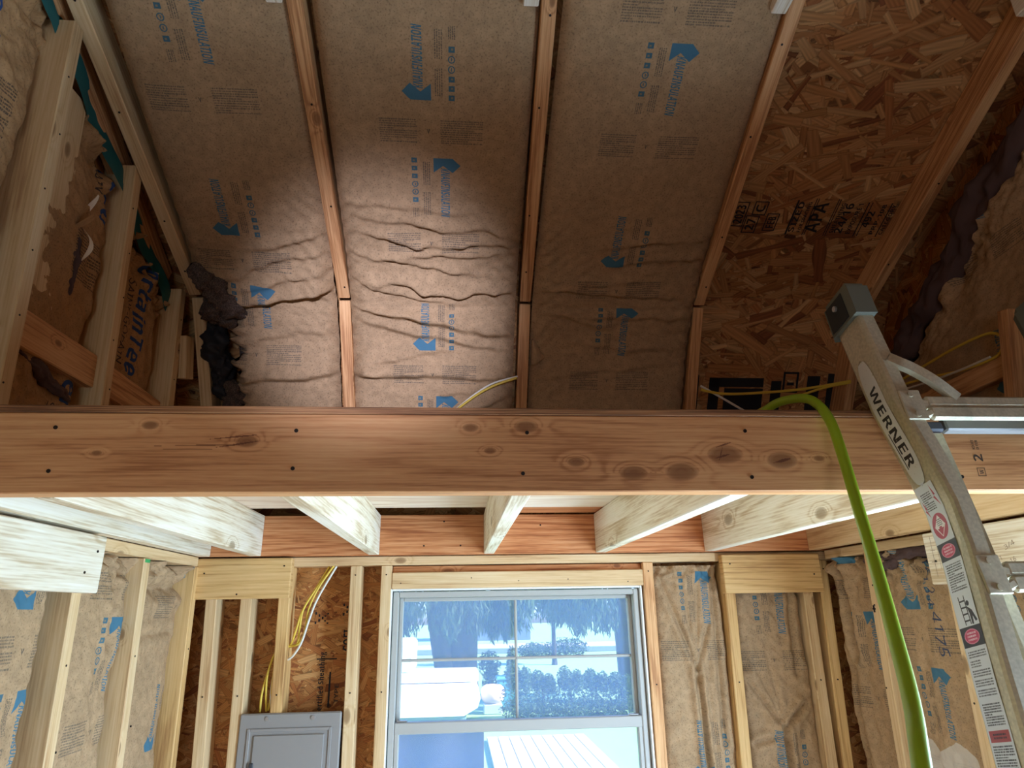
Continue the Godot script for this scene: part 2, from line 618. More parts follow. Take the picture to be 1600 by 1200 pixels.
# the paper of a roof batt between two rafters, from the ridge down to the eave
func roof_batt(label: String, x0: float, x1: float, shift: float, xs: float, cr: Array, sd: int, mat: Material, notch := 0.0) -> void:
	var t := thing("ceiling_batt", label, "insulation", "paper-faced batts between the rafters", Vector3((x0 + x1) * 0.5, HK, ZK))
	var ss := PackedFloat32Array()
	var s := -0.735
	while s < 1.06:
		ss.append(s)
		s += 0.0072
	while s < 2.1:
		ss.append(s)
		s += 0.06
	var nx := 60
	var w := x1 - x0
	var at := t.position
	var f := func(i: int, j: int) -> Array:
		var q := float(i) / (nx - 1)
		var sj := ss[j]
		var left := x0
		if notch > 0.0:
			left += notch * smoothstep(0.02, -0.02, sj) * smoothstep(-0.42, -0.39, sj) * (0.9 + 0.5 * noise.get_noise_1d(sj * 2500.0))
		var x := lerpf(left, x1, q)
		var e := minf(q, 1.0 - q) * w
		var d := 0.004 - 0.022 * exp(-e / 0.016) - 0.012 * exp(-e / 0.06)
		d += 0.03 * exp(-pow(sj / 0.1, 2.0))
		var xn := x - (x0 + x1) * 0.5
		var near := smoothstep(0.55, 0.1, sj)
		var hold := smoothstep(0.0, 0.05, e) * 0.65 + 0.35
		d += pillows(sj, xn, cr) * hold
		d += 0.0035 * noise.get_noise_3d(x * 260.0, sj * 900.0, sd * 50.0) * (0.4 + near * 0.9)
		d += 0.0016 * fine.get_noise_3d(x * 500.0, sj * 1300.0, sd * 50.0) * (0.3 + near)
		var pl := sin((sj * 1.0 - xn * (1.1 if q < 0.5 else -1.1)) * 120.0 + 5.0 * noise.get_noise_2d(sj * 200.0, sd * 10.0))
		d += 0.0034 * pl * exp(-e / 0.07) * (0.3 + near)
		d += near * 0.006 * (0.4 - absf(fine.get_noise_3d(x * 240.0 + sj * 120.0, sj * 900.0 - x * 160.0, sd * 31.0)))
		d += near * 0.003 * (0.4 - absf(fine.get_noise_3d(x * 600.0 - sj * 300.0, sj * 1400.0 + x * 300.0, sd * 17.0)))
		d += 0.006 * noise.get_noise_3d(x * 90.0, sj * 130.0, sd * 90.0)
		return [roof_pt(x, sj, d) - at, Vector2(0.5 + (xn - xs) / 0.6096, (shift - sj) / 0.84)]
	obj("paper_facing", grid_mesh(nx, ss.size(), f, Vector3(0, -1, 0.6)), mat, t)
	# the glass wool behind the paper
	var st := new_st()
	for seg in [[-0.7, -0.06], [0.05, 2.05]]:
		var a := roof_pt((x0 + x1) * 0.5 + notch * 0.4 * float(seg[0] < 0), seg[0], -0.055) - at
		var b := roof_pt((x0 + x1) * 0.5 + notch * 0.4 * float(seg[0] < 0), seg[1], -0.055) - at
		add_board(st, a.distance_to(b), w - 0.016 - notch * float(seg[0] < 0), 0.05, 0.01, Vector2.ZERO, frame_of(a, b, Vector3.RIGHT))
	obj("glass_wool", st.commit(), M.wool, t)

# the paper of a wall batt; o = lower corner, u = across (left to right as seen from the room), n = into the room
func wall_batt(called: String, label: String, group: String, o: Vector3, u: Vector3, n: Vector3, w: float, top0: float, top1: float, mat: Material, opt := {}) -> void:
	var t := thing(called, label, "insulation", group, o)
	var sd: int = opt.get("seed", 1)
	var amp: float = opt.get("amp", 1.0)
	var chev: float = opt.get("chev", 1.5)
	var ush: float = opt.get("ush", 0.0)
	var folds: Array = opt.get("folds", [])
	var crumple: float = opt.get("crumple", 1.0)
	var hmax := maxf(top0, top1)
	var nx := int(clampf(w / 0.0045, 24, 84))
	var fine_h := minf(hmax, 0.9)      # the part of the sheet that is in view gets the close rows
	var n_low := 0 if hmax - fine_h < 0.05 else 24
	var ny := n_low + int(fine_h / 0.0055)
	var f := func(i: int, j: int) -> Array:
		var q := float(i) / (nx - 1)
		var a := q * w
		var h := lerpf(top0, top1, q)
		var cut: float = 1.0 - fine_h / hmax
		var b: float = h * (cut * j / n_low if j < n_low else cut + (1.0 - cut) * (j - n_low) / (ny - 1 - n_low))
		var e := minf(a, w - a)
		var d := -0.030 * exp(-e / 0.010) - 0.014 * exp(-e / 0.05)
		d += amp * 0.010 * noise.get_noise_3d(a * 500.0, b * 160.0, sd * 60.0)
		d += amp * 0.009 * (1.0 - 2.0 * absf(noise.get_noise_3d(a * 420.0 + 300.0, b * 420.0, sd * 33.0))) * (0.35 + exp(-e / 0.05))
		d += amp * 0.0045 * (0.6 - 1.5 * absf(fine.get_noise_3d(a * 700.0 + b * 300.0, b * 650.0 - a * 200.0, sd * 20.0)))
		var tp := exp(-(h - b) / 0.055)
		d += crumple * tp * (0.05 * noise.get_noise_3d(a * 800.0, b * 900.0, sd * 7.0) + 0.03 * fine.get_noise_3d(a * 900.0, b * 900.0, sd * 9.0) - 0.008)
		var deep := 0.0
		var lip := 0.0
		for c in folds:   # [ax, ay, bx, by, depth, width] in metres from the lower corner
			var A := Vector2(c[0], c[1])
			var B := Vector2(c[2], c[3])
			var p := Vector2(a, b)
			var k := clampf((p - A).dot(B - A) / (B - A).length_squared(), 0.0, 1.0)
			var dist := p.distance_to(A.lerp(B, k))
			var taper: float = 1.0 if c.size() < 7 else lerpf(1.0, c[6], k)
			deep = maxf(deep, c[4] * taper * exp(-pow(dist / c[5], 1.1)))
			lip = maxf(lip, c[4] * taper * 0.7 * exp(-pow((dist - c[5] * 3.2) / (c[5] * 2.2), 2.0)))
		d += lip - deep
		var P := u * a + Vector3.UP * b + n * d
		return [P, Vector2(0.5 + (a - w * 0.5 - ush) / 0.6096, (chev - (o.y + b)) / 0.84)]
	obj("paper_facing", grid_mesh(nx, ny, f, n), mat, t)
	var st := new_st()
	var m := minf(top0, top1) - 0.04
	add_board(st, w - 0.012, m, 0.03, 0.008, Vector2.ZERO, Transform3D(Basis(u, Vector3.UP, u.cross(Vector3.UP)), u * w * 0.5 + Vector3.UP * (m * 0.5 + 0.005) - n * 0.052))
	obj("glass_wool", st.commit(), M.wool, t)

func nails(parent: Node3D, pts: Array, n: Vector3, r := 0.0035, called := "nail") -> void:
	var inv := parent.transform.affine_inverse()
	for p in pts:
		var st := new_st()
		var tip: Vector3 = p
		add_tube(st, PackedVector3Array([inv * (tip - n * 0.002), inv * (tip + n * 0.0012)]), r, 8)
		obj(called, st.commit(), M.nail, parent)

# flat lettering lying on a surface: o = centre of the text
func ink(called: String, s: String, o: Vector3, r: Vector3, u: Vector3, length: float, high: float, mat: Material, parent: Node3D, slant := 0.0, bold := true, family := "Droid Sans") -> void:
	var t := text_tris(s, bold, family)
	var tr: PackedVector2Array = t[0]
	var st := new_st()
	var n := r.cross(u).normalized()
	var inv := parent.transform.affine_inverse()
	for i in range(0, tr.size() - 2, 3):
		var ps := []
		var uv := []
		for k in 3:
			var p: Vector2 = tr[i + k]
			ps.append(inv * (o + r * ((p.x / t[1] - 0.5) * length + (p.y - 0.5) * slant * high) + u * ((p.y - 0.5) * high)))
			uv.append(p)
		poly(st, ps, uv, (inv.basis * n).normalized())
	obj(called, st.commit(), mat, parent)

func bars(called: String, o: Vector3, r: Vector3, u: Vector3, list: Array, mat: Material, parent: Node3D) -> void:
	# [x0, y0, x1, y1] in metres from o
	var st := new_st()
	var n := r.cross(u).normalized()
	var inv := parent.transform.affine_inverse()
	for b in list:
		var ps := []
		for q in [[b[0], b[1]], [b[2], b[1]], [b[2], b[3]], [b[0], b[3]]]: ps.append(inv * (o + r * q[0] + u * q[1]))
		poly(st, ps, [Vector2.ZERO, Vector2.ZERO, Vector2.ZERO, Vector2.ZERO], (inv.basis * n).normalized())
	obj(called, st.commit(), mat, parent)

func frame_bars(w: float, h: float, t: float) -> Array:
	return [[-w, -h, w, -h + t], [-w, h - t, w, h], [-w, -h, -w + t, h], [w - t, -h, w, h]]


# ---------------------------------------------------------------- materials
func make_materials() -> void:
	var fir := [Color8(226, 180, 130), Color8(212, 160, 110), Color8(172, 120, 78)]
	var kn := [[0.08, 0.4, 0.010], [0.31, 0.7, 0.012], [0.47, 0.25, 0.008], [0.66, 0.55, 0.014], [0.86, 0.8, 0.009], [0.2, 0.9, 0.008], [0.75, 0.12, 0.011]]
	M.fir = wood_mat(wood_canvas(3, fir[0], fir[1], fir[2], 9.0, 0.95, kn))
	M.orange = wood_mat(wood_canvas(4, Color8(214, 152, 104), Color8(198, 128, 80), Color8(158, 92, 54), 11.0, 1.0, [[0.12, 0.45, 0.016], [0.18, 0.75, 0.014], [0.42, 0.8, 0.008], [0.55, 0.55, 0.018], [0.7, 0.3, 0.01]]))
	M.tan = wood_mat(wood_canvas(5, Color8(226, 198, 156), Color8(212, 178, 132), Color8(176, 134, 92), 7.0, 0.6, kn))
	M.cream = wood_mat(wood_canvas(6, Color8(242, 234, 218), Color8(230, 218, 194), Color8(196, 172, 138), 6.0, 0.85, [[0.1, 0.5, 0.018], [0.24, 0.2, 0.012], [0.4, 0.75, 0.02], [0.6, 0.4, 0.016], [0.82, 0.6, 0.02]]))
	M.yellow = wood_mat(wood_canvas(8, Color8(228, 190, 134), Color8(214, 172, 112), Color8(170, 124, 76), 8.0, 0.65, [[0.045, 0.62, 0.02], [0.5, 0.4, 0.02]]))
	# the rim beam has its own knots: positions in metres from its left end
	var bk := []
	for q in [[-0.609, 1.963, 0.005], [-0.365, 1.984, 0.011], [0.055, 1.968, 0.006], [0.12, 2.012, 0.012], [0.208, 1.948, 0.009], [0.311, 1.928, 0.014], [0.399, 1.930, 0.017], [0.483, 1.962, 0.018], [0.589, 1.951, 0.016], [0.66, 1.955, 0.006], [-0.53, 2.012, 0.008], [0.02, 2.01, 0.008]]:
		bk.append([(q[0] + 0.905) / 2.275, 0.05 + (q[1] - HJ) / 0.2333, q[2]])
	var bc := wood_canvas(12, Color8(216, 166, 116), Color8(202, 146, 98), Color8(160, 106, 66), 6.0, 0.75, bk, 2048, 210, 2.275, 0.2333)
	# the split round the knot left of the middle, and the bark pockets on the right
	var split := Color8(92, 52, 34)
	for q in [[-0.52, 1.976, -0.37, 1.979, 0.0022], [-0.43, 1.988, -0.35, 1.996, 0.003], [-0.42, 1.973, -0.345, 1.985, 0.0035], [-0.53, 1.971, -0.40, 1.970, 0.0012], [0.465, 1.975, 0.497, 1.985, 0.003], [0.462, 1.955, 0.492, 1.963, 0.004], [0.47, 1.948, 0.48, 1.975, 0.002], [0.572, 1.947, 0.606, 1.955, 0.006]]:
		var pa := Vector2((q[0] + 0.905) / 2.275 * 2048, (0.05 + (q[1] - HJ) / 0.2333) * 210)
		var pb := Vector2((q[2] + 0.905) / 2.275 * 2048, (0.05 + (q[3] - HJ) / 0.2333) * 210)
		var pn: Vector2 = (pb - pa).normalized().orthogonal() * q[4] * 900.0
		bc.shape([pa, pa.lerp(pb, 0.55) + pn * 0.5, pb + pn * 0.15, pb - pn * 0.2, pa.lerp(pb, 0.6) - pn * 0.5], split, 0.75)
	M.beam = wood_mat(bc)
	M.osb = osb_mats(21, 1024)[0]
	var fine_osb: StandardMaterial3D = M.osb.duplicate()
	fine_osb.albedo_color = Color(1.0, 0.95, 0.88)
	M.osb_wall = fine_osb
	var bump := ImageTexture.create_from_image(Image.create_from_data(512, 512, false, Image.FORMAT_L8, noise_bytes(55, 0.09, 512, 512, 512, 512, 4)))
	var k1 := kraft_canvas(31, Color8(174, 144, 110))
	print_face(k1)
	M.kraft = paper_mat(k1, bump)
	var hand := Color8(44, 60, 92)
	var k2 := kraft_canvas(31, Color8(174, 144, 110))
	print_face(k2)
	var kk := KW / 0.6096
	write(k2, "R21", Vector2(KW * 0.5 + 0.085 * kk, 0.24 * kk), Vector2(0, 1), Vector2(1, 0), 0.11 * kk, 0.035 * kk, hand, 0.85, 0.1, false)
	write(k2, "S4", Vector2(KW * 0.5 + 0.085 * kk, 0.40 * kk), Vector2(0, 1), Vector2(1, 0), 0.07 * kk, 0.035 * kk, hand, 0.85, 0.1, false)
	write(k2, "8", Vector2(KW * 0.5 + 0.085 * kk, 0.52 * kk), Vector2(0, 1), Vector2(1, 0), 0.03 * kk, 0.035 * kk, hand, 0.85, 0.1, false)
	M.kraft_r21 = paper_mat(k2, bump)
	var k3 := kraft_canvas(33, Color8(174, 144, 110))
	print_face(k3)
	write(k3, "R 21 3-4", Vector2(KW * 0.5 + 0.05 * kk, 0.54 * kk), Vector2(0, 1), Vector2(1, 0), 0.14 * kk, 0.032 * kk, hand, 0.8, 0.1, false)
	write(k3, "4175", Vector2(KW * 0.5 + 0.065 * kk, 0.695 * kk), Vector2(0, 1), Vector2(1, 0), 0.12 * kk, 0.034 * kk, hand, 0.8, 0.1, false)
	var patch := []
	for q in [[-0.11, 0.225], [-0.085, 0.205], [-0.05, 0.212], [-0.02, 0.235], [0.01, 0.222], [0.05, 0.20], [0.09, 0.21], [0.12, 0.235], [0.13, 0.46], [-0.12, 0.46]]: patch.append(Vector2(KW * 0.5 + q[0] * kk, q[1] * kk))
	k3.shape(patch, Color8(206, 198, 186), 0.8)
	M.kraft_hand = paper_mat(k3, bump)
	var k4 := kraft_canvas(37, Color8(170, 132, 92))
	var blue := Color8(38, 70, 128)
	write(k4, "CertainTeed", Vector2(KW * 0.5 - 0.02 * kk, 0.1 * kk), Vector2(0, 1), Vector2(1, 0), 0.44 * kk, 0.072 * kk, blue, 0.9, 0.05)
	write(k4, "SAINT-GOBAIN", Vector2(KW * 0.5 - 0.062 * kk, 0.22 * kk), Vector2(0, 1), Vector2(1, 0), 0.26 * kk, 0.026 * kk, Color8(50, 46, 52), 0.85, 0.0, false)
	fine_print(k4, Vector2(KW * 0.5 - 0.1 * kk, 0.62 * kk), Vector2(1, 0), Vector2(0, -1), 0.22 * kk, 16, 0.008 * kk, Color8(60, 52, 50), 0.7)
	M.kraft_old = paper_mat(k4, bump)
	M.wool = plain(Color8(112, 92, 82), 0.95)
	M.wool.uv1_triplanar = true
	M.wool.uv1_scale = Vector3(7, 7, 7)
	var wa := Image.create_from_data(512, 512, false, Image.FORMAT_L8, noise_bytes(56, 0.05, 512, 512, 512, 512, 5))
	wa.convert(Image.FORMAT_RGB8)
	wa.adjust_bcs(1.25, 0.6, 1.0)
	M.wool.albedo_texture = ImageTexture.create_from_image(wa)
	M.wool.albedo_color = Color8(150, 126, 112)
	M.nail = plain(Color8(38, 32, 30), 0.5, 0.6)
	M.ink = plain(Color8(22, 20, 24), 0.8)
	M.pencil = plain(Color8(150, 128, 106), 0.8)
	M.ink_soft = plain(Color8(64, 48, 36), 0.8)
	M.teal = plain(Color8(22, 92, 92), 0.6)
	M.wrap_brown = plain(Color8(84, 64, 62), 0.95)
	M.wrap = plain(Color8(30, 30, 36), 0.7)
	M.vinyl = plain(Color8(172, 170, 164), 0.45)
	M.white = plain(Color8(236, 236, 232), 0.5)
	M.wire_yellow = plain(Color8(222, 190, 70), 0.45)
	M.wire_white = plain(Color8(226, 222, 208), 0.45)
	M.panel = plain(Color8(146, 142, 138), 0.45, 0.1)
	M.panel_dark = plain(Color8(60, 62, 66), 0.5, 0.2)
	M.screw = plain(Color8(190, 190, 190), 0.3, 0.8)
	M.hose = plain(Color8(150, 190, 34), 0.42)
	M.hose.subsurf_scatter_enabled = true
	M.hose.subsurf_scatter_strength = 0.15
	var ac := Canvas.new(256, 256)
	var an := noise_bytes(71, 0.09, 256, 256, 256, 256, 4)
	var ag := noise_bytes(72, 0.01, 256, 256, 256, 8, 2)
	for k in 256 * 256:
		var g := 1.0 + (an[k] - 128) * 0.0007 + (ag[k] - 128) * 0.0006
		ac.px[k * 3] = clampi(int(190 * g), 0, 255)
		ac.px[k * 3 + 1] = clampi(int(182 * g), 0, 255)
		ac.px[k * 3 + 2] = clampi(int(158 * g), 0, 255)
	M.alu = StandardMaterial3D.new()
	M.alu.albedo_texture = ac.texture()
	M.alu.metallic = 0.3
	M.alu.roughness = 0.5
	M.alu.uv1_triplanar = true
	M.alu.uv1_scale = Vector3(5, 5, 5)
	M.alu_dark = plain(Color8(120, 118, 116), 0.5, 0.6)
	M.rubber = plain(Color8(104, 108, 96), 0.75)
	M.rubber_dark = plain(Color8(40, 42, 40), 0.8)
	M.plastic_dark = plain(Color8(36, 34, 48), 0.5)
	M.ply = wood_mat(wood_canvas(14, Color8(244, 228, 210), Color8(236, 214, 192), Color8(208, 174, 146), 3.5, 0.7, [[0.3, 0.4, 0.01], [0.7, 0.7, 0.012]]))
	M.ply_edge = wood_mat(wood_canvas(15, Color8(196, 148, 104), Color8(150, 104, 68), Color8(66, 42, 30), 26.0, 1.25, []))
	M.concrete = plain(Color8(186, 178, 166), 0.85)
	var gl := StandardMaterial3D.new()
	gl.transparency = BaseMaterial3D.TRANSPARENCY_ALPHA
	gl.albedo_color = Color(0.75, 0.88, 1.0, 0.06)
	gl.roughness = 0.03
	gl.metallic_specular = 0.12
	M.glass = gl
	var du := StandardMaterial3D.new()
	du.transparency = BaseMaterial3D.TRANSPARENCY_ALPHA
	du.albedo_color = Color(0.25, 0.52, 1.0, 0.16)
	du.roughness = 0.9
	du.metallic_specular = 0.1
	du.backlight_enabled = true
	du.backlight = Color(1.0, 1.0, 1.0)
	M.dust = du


# ---------------------------------------------------------------- the place
func _ready() -> void:
	rng.seed = 7
	noise.seed = 11
	noise.frequency = 0.01
	noise.fractal_octaves = 3
	fine.seed = 23
	fine.frequency = 0.02
	fine.fractal_octaves = 3
	var cam := Camera3D.new()
	cam.name = "camera"
	cam.fov = 61.01
	cam.near = 0.05
	cam.far = 400.0
	cam.transform = Transform3D(Basis(Vector3(0.99670, -0.01713, 0.07933), Vector3(-0.00998, 0.94419, 0.32925), Vector3(-0.08055, -0.32896, 0.94090)).orthonormalized(), Vector3(0, EYE, 0))
	add_child(cam)
	cam.current = true
	var we := WorldEnvironment.new()
	we.name = "world"
	var env := Environment.new()
	env.background_mode = Environment.BG_SKY
	var sky := Sky.new()
	var sm := ProceduralSkyMaterial.new()
	sm.sky_top_color = Color(0.30, 0.52, 0.86)
	sm.sky_horizon_color = Color(0.80, 0.90, 1.0)
	sm.ground_horizon_color = Color(0.72, 0.76, 0.78)
	sm.ground_bottom_color = Color(0.42, 0.42, 0.38)
	sm.sky_energy_multiplier = 1.7
	sky.sky_material = sm
	env.sky = sky
	env.tonemap_mode = Environment.TONE_MAPPER_LINEAR
	env.tonemap_exposure = 1.0
	env.sdfgi_enabled = true
	env.ssao_enabled = true
	env.ssil_enabled = true
	we.environment = env
	add_child(we)
	var sun := DirectionalLight3D.new()
	sun.name = "sun"
	sun.light_energy = 4.6
	sun.light_color = Color(1.0, 0.96, 0.88)
	sun.light_angular_distance = 0.53
	sun.shadow_enabled = true
	sun.look_at_from_position(Vector3(0.82, 0.62, 0.3), Vector3.ZERO)
	add_child(sun)
	# daylight through the open double door in the right wall, behind the camera's right shoulder
	var door := AreaLight3D.new()
	door.name = "door_daylight"
	door.area_size = Vector2(0.58, 1.6)
	door.light_energy = 11.5
	door.light_color = Color(0.76, 0.88, 1.0)
	door.area_range = 12.0
	door.shadow_enabled = true
	door.position = Vector3(1.45, 0.86, -0.97)
	door.rotation.y = PI / 2
	add_child(door)
	var win := AreaLight3D.new()
	win.name = "front_window_daylight"
	win.area_size = Vector2(0.86, 0.86)
	win.light_energy = 1.3
	win.light_color = Color(0.88, 0.94, 1.0)
	win.area_range = 12.0
	win.shadow_enabled = true
	win.position = Vector3(-0.15, 1.45, 2.52)
	add_child(win)
	# sun thrown back by a windscreen outside, up through the front window
	var glint := SpotLight3D.new()
	glint.name = "sun_reflection"
	glint.spot_range = 14.0
	glint.spot_angle = 6.4
	glint.spot_angle_attenuation = 1.0
	glint.light_energy = 34.0
	glint.light_color = Color(0.86, 0.88, 1.0)
	glint.light_size = 0.05
	glint.shadow_enabled = true
	glint.look_at_from_position(Vector3(0.15, 1.38, 2.4), Vector3(-0.26, 2.62, -2.05))
	add_child(glint)
	make_materials()
	build_shell()
	build_roof()
	build_left_gable()
	build_right_gable()
	build_loft()
	build_back_wall()
	build_side_walls()
	build_window()
	build_services()
	build_ladder()
	build_outside()


func build_shell() -> void:
	struct("floor", box_mesh(Vector3(-1.0, -0.04, -2.54), Vector3(1.47, 0.0, 2.54), 0.002), M.concrete)
	var st := new_st()
	var u := 0.75
	add_box(st, Vector3(-1.0, 0, -2.541), Vector3(-0.24, 2.0, -2.53), 0.001, u, u)
	add_box(st, Vector3(0.672, 0, -2.541), Vector3(1.47, 2.0, -2.53), 0.001, u, u)
	add_box(st, Vector3(-0.24, 0, -2.541), Vector3(0.672, 0.86, -2.53), 0.001, u, u)
	add_box(st, Vector3(-0.24, 1.786, -2.541), Vector3(0.672, 2.0, -2.53), 0.001, u, u)
	var back := struct("wall_back", st.commit(), M.osb_wall)
	var R := Vector3(0, 1, 0)
	var U := Vector3(-1, 0, 0)
	var zz := -2.5293
	ink("stamp_lettering", "Certified Sheathing", Vector3(-0.468, 1.475, zz), R, U, 0.20, 0.026, M.ink, back)
	ink("stamp_lettering", "COFI", Vector3(-0.385, 1.612, zz), R, U, 0.07, 0.036, M.ink, back)
	ink("stamp_lettering", "TYPE", Vector3(-0.415, 1.44, zz), R, U, 0.06, 0.014, M.ink_soft, back)
	ink("stamp_lettering", "RE", Vector3(-0.452, 1.352, zz), R, U, 0.045, 0.024, M.ink, back)
	bars("stamp_rule", Vector3(-0.44, 1.46, zz), R, U, [[-0.06, -0.003, 0.05, 0.003], [0.09, -0.02, 0.094, 0.05]], M.ink, back)
	var maple := []
	for q in [[0, 0], [0.012, 0.03], [0.03, 0.026], [0.024, 0.05], [0.045, 0.048], [0.04, 0.07], [0.062, 0.075]]: maple.append(Vector2(q[0], q[1]))
	for s in [[-0.497, 1.668], [-0.40, 1.695]]:
		var ml := []
		for k in 5:
			ml.append([0.008 * k, 0.012 * absf(k - 2) - 0.02, 0.008 * k + 0.009, 0.012 * absf(k - 2) - 0.014])
			ml.append([0.008 * k, -0.02 - 0.009 * absf(k - 2), 0.008 * k + 0.005, -0.014 - 0.009 * absf(k - 2)])
		bars("stamp_leaf", Vector3(s[0], s[1], zz), R, U, ml, M.ink, back)
	# gable outlines
	var left := []
	for q in [[-2.54, 0.0], [-2.54, 2.06], [-2.10, 2.82], [0.0, 3.80], [2.10, 2.82], [2.54, 2.06], [2.54, 0.0]]: left.append(Vector3(-0.99, q[1], q[0]))
	struct("wall_left", prism_mesh(left, Vector3(-0.012, 0, 0)), M.osb_wall)
	st = new_st()
	add_box(st, Vector3(1.458, 0, -2.54), Vector3(1.47, 2.06, -1.28), 0.001, u, u)
	add_box(st, Vector3(1.458, 0, -0.66), Vector3(1.47, 2.06, 2.54), 0.001, u, u)
	add_box(st, Vector3(1.458, 1.72, -1.28), Vector3(1.47, 2.06, -0.66), 0.001, u, u)
	add_box(st, Vector3(1.458, 2.048, -2.54), Vector3(1.60, 2.06, 2.54), 0.001, u, u)
	var right := []
	for q in [[-2.54, 2.06], [-2.10, 2.82], [0.0, 3.80], [2.10, 2.82], [2.54, 2.06]]: right.append(Vector3(1.588, q[1], q[0]))
	add_prism(st, right, Vector3(0.012, 0, 0))
	struct("wall_right", st.commit(), M.osb_wall)
	struct("wall_front", box_mesh(Vector3(-1.0, 0, 2.53), Vector3(-0.6, 2.1, 2.542), 0.001, u, u), M.osb_wall)
	var fr := new_st()
	add_box(fr, Vector3(-1.0, 0, 2.53), Vector3(-0.6, 2.1, 2.542), 0.001, u, u)
	add_box(fr, Vector3(0.3, 0, 2.53), Vector3(1.6, 2.1, 2.542), 0.001, u, u)
	add_box(fr, Vector3(-0.6, 0, 2.53), Vector3(0.3, 1.0, 2.542), 0.001, u, u)
	add_box(fr, Vector3(-0.6, 1.9, 2.53), Vector3(0.3, 2.1, 2.542), 0.001, u, u)
	(get_node("wall_front") as MeshInstance3D).mesh = fr.commit()
	# roof sheathing: four slopes, on top of the rafters
	var roof := Node3D.new()
	roof.name = "ceiling"
	add_child(roof)
	roof.set_meta("kind", "structure")
	var up := Vector3(0, CU, -SU) * 0.096
	var lo := Vector3(0, CL, -SL) * 0.096
	for sgn in [1.0, -1.0]:
		var flip := Basis.from_scale(Vector3(1, 1, sgn))
		var a: Vector3 = flip * (Vector3(0.3, HK, ZK) + up - Vector3(0, SU, CU) * 0.05)
		var b: Vector3 = flip * (Vector3(0.3, YRIDGE, 0) + up + Vector3(0, SU, CU) * 0.06)
		for k in 2:
			var m0 := a.lerp(b, 0.5 * k)
			var m1 := a.lerp(b, 0.5 * k + 0.499)
			var st2 := new_st()
			add_board(st2, 2.62, m0.distance_to(m1), 0.012, 0.001, Vector2(0.13 * k, 0.37 * k), Transform3D(), 1.4, 1.4)
			var o := obj("roof_panel", st2.commit(), M.osb, roof)
			o.transform = frame_of((m0 + m1) * 0.5 + Vector3(-1.31, 0, 0), (m0 + m1) * 0.5 + Vector3(1.31, 0, 0), m1 - m0)
		var c: Vector3 = flip * (Vector3(0.3, HK, ZK) + lo + Vector3(0, SL, CL) * 0.05)
		var d: Vector3 = flip * (Vector3(0.3, 1.93, ZK - 0.765 * CL / SL) + lo)
		var st3 := new_st()
		add_board(st3, 2.62, c.distance_to(d), 0.012, 0.001, Vector2(0.4, 0.1), Transform3D(), 1.4, 1.4)
		var o2 := obj("roof_panel", st3.commit(), M.osb, roof)
		o2.transform = frame_of((c + d) * 0.5 + Vector3(-1.31, 0, 0), (c + d) * 0.5 + Vector3(1.31, 0, 0), c - d)
	# mill stamps on the bare sheathing
	var rr := Vector3(0, SU, CU)
	var uu := Vector3(-1, 0, 0)
	var P := func(x: float, s: float) -> Vector3: return Vector3(x, HK, ZK) + rr * s + up * (0.0888 / 0.096)
	for q in [["2023", 0.905, 0.314, 0.066, 0.03], ["C", 0.968, 0.338, 0.026, 0.03], ["27", 0.953, 0.278, 0.042, 0.03], ["FEB", 1.02, 0.288, 0.042, 0.026]]:
		ink("stamp_lettering", q[0], P.call(q[1], q[2]), rr, uu, q[3], q[4], M.ink, roof)
		bars("stamp_frame", P.call(q[1], q[2]), rr, uu, frame_bars(q[3] * 0.5 + 0.012, q[4] * 0.5 + 0.008, 0.0035), M.ink, roof)
	var x := 1.085
	for row in [["", 0.006], ["SIZED", 0.02], ["FOR SPACING", 0.012], ["=", 0.012], ["APA", 0.046], ["=", 0.012], ["SHEATHING", 0.014], ["24/16", 0.028], ["EXPOSURE 1", 0.016], ["", 0.004], ["", 0.003], ["492", 0.026], ["PRP-108", 0.014], ["", 0.004], ["CATEGORY", 0.013], ["=", 0.012], ["", 0.003]]:
		if row[0] == "":
			bars("stamp_rule", P.call(x, 0.31), rr, uu, [[-0.065, -row[1] * 0.5, 0.062, row[1] * 0.5]], M.ink, roof)
		elif row[0] == "=":
			bars("stamp_rule", P.call(x, 0.31), rr, uu, [[-0.066, -0.005, 0.07, -0.002], [-0.066, 0.002, 0.07, 0.005]], M.ink, roof)
		else:
			ink("stamp_lettering", row[0], P.call(x, 0.31), rr, uu, 0.112 if row[0] != "492" else 0.06, row[1], M.ink, roof)
		x += row[1] + 0.008
	# the heavy black mill print low on the eave panel, read upside down
	var r3 := Vector3(1, 0, 0)
	var u3 := Vector3(0, SL, CL)
	var Q := func(px: float, s: float) -> Vector3: return Vector3(px, HK, ZK) + u3 * s + lo * (0.0888 / 0.096)
	bars("stamp_block", Q.call(1.02, -0.30), r3, u3, [[-0.09, -0.005, 0.12, 0.03], [-0.09, -0.13, -0.05, 0.03], [-0.03, -0.12, 0.12, -0.01], [0.15, -0.12, 0.19, 0.02], [-0.15, -0.1, -0.13, 0.04], [0.29, -0.1, 0.34, 0.04], [0.37, -0.12, 0.42, 0.05]], M.ink, roof)
	bars("stamp_frame", Q.call(1.245, -0.285), r3, u3, frame_bars(0.03, 0.04, 0.008), M.ink, roof)
	bars("stamp_block", Q.call(1.245, -0.285), r3, u3, [[-0.014, -0.012, 0.014, 0.0]], M.ink, roof)


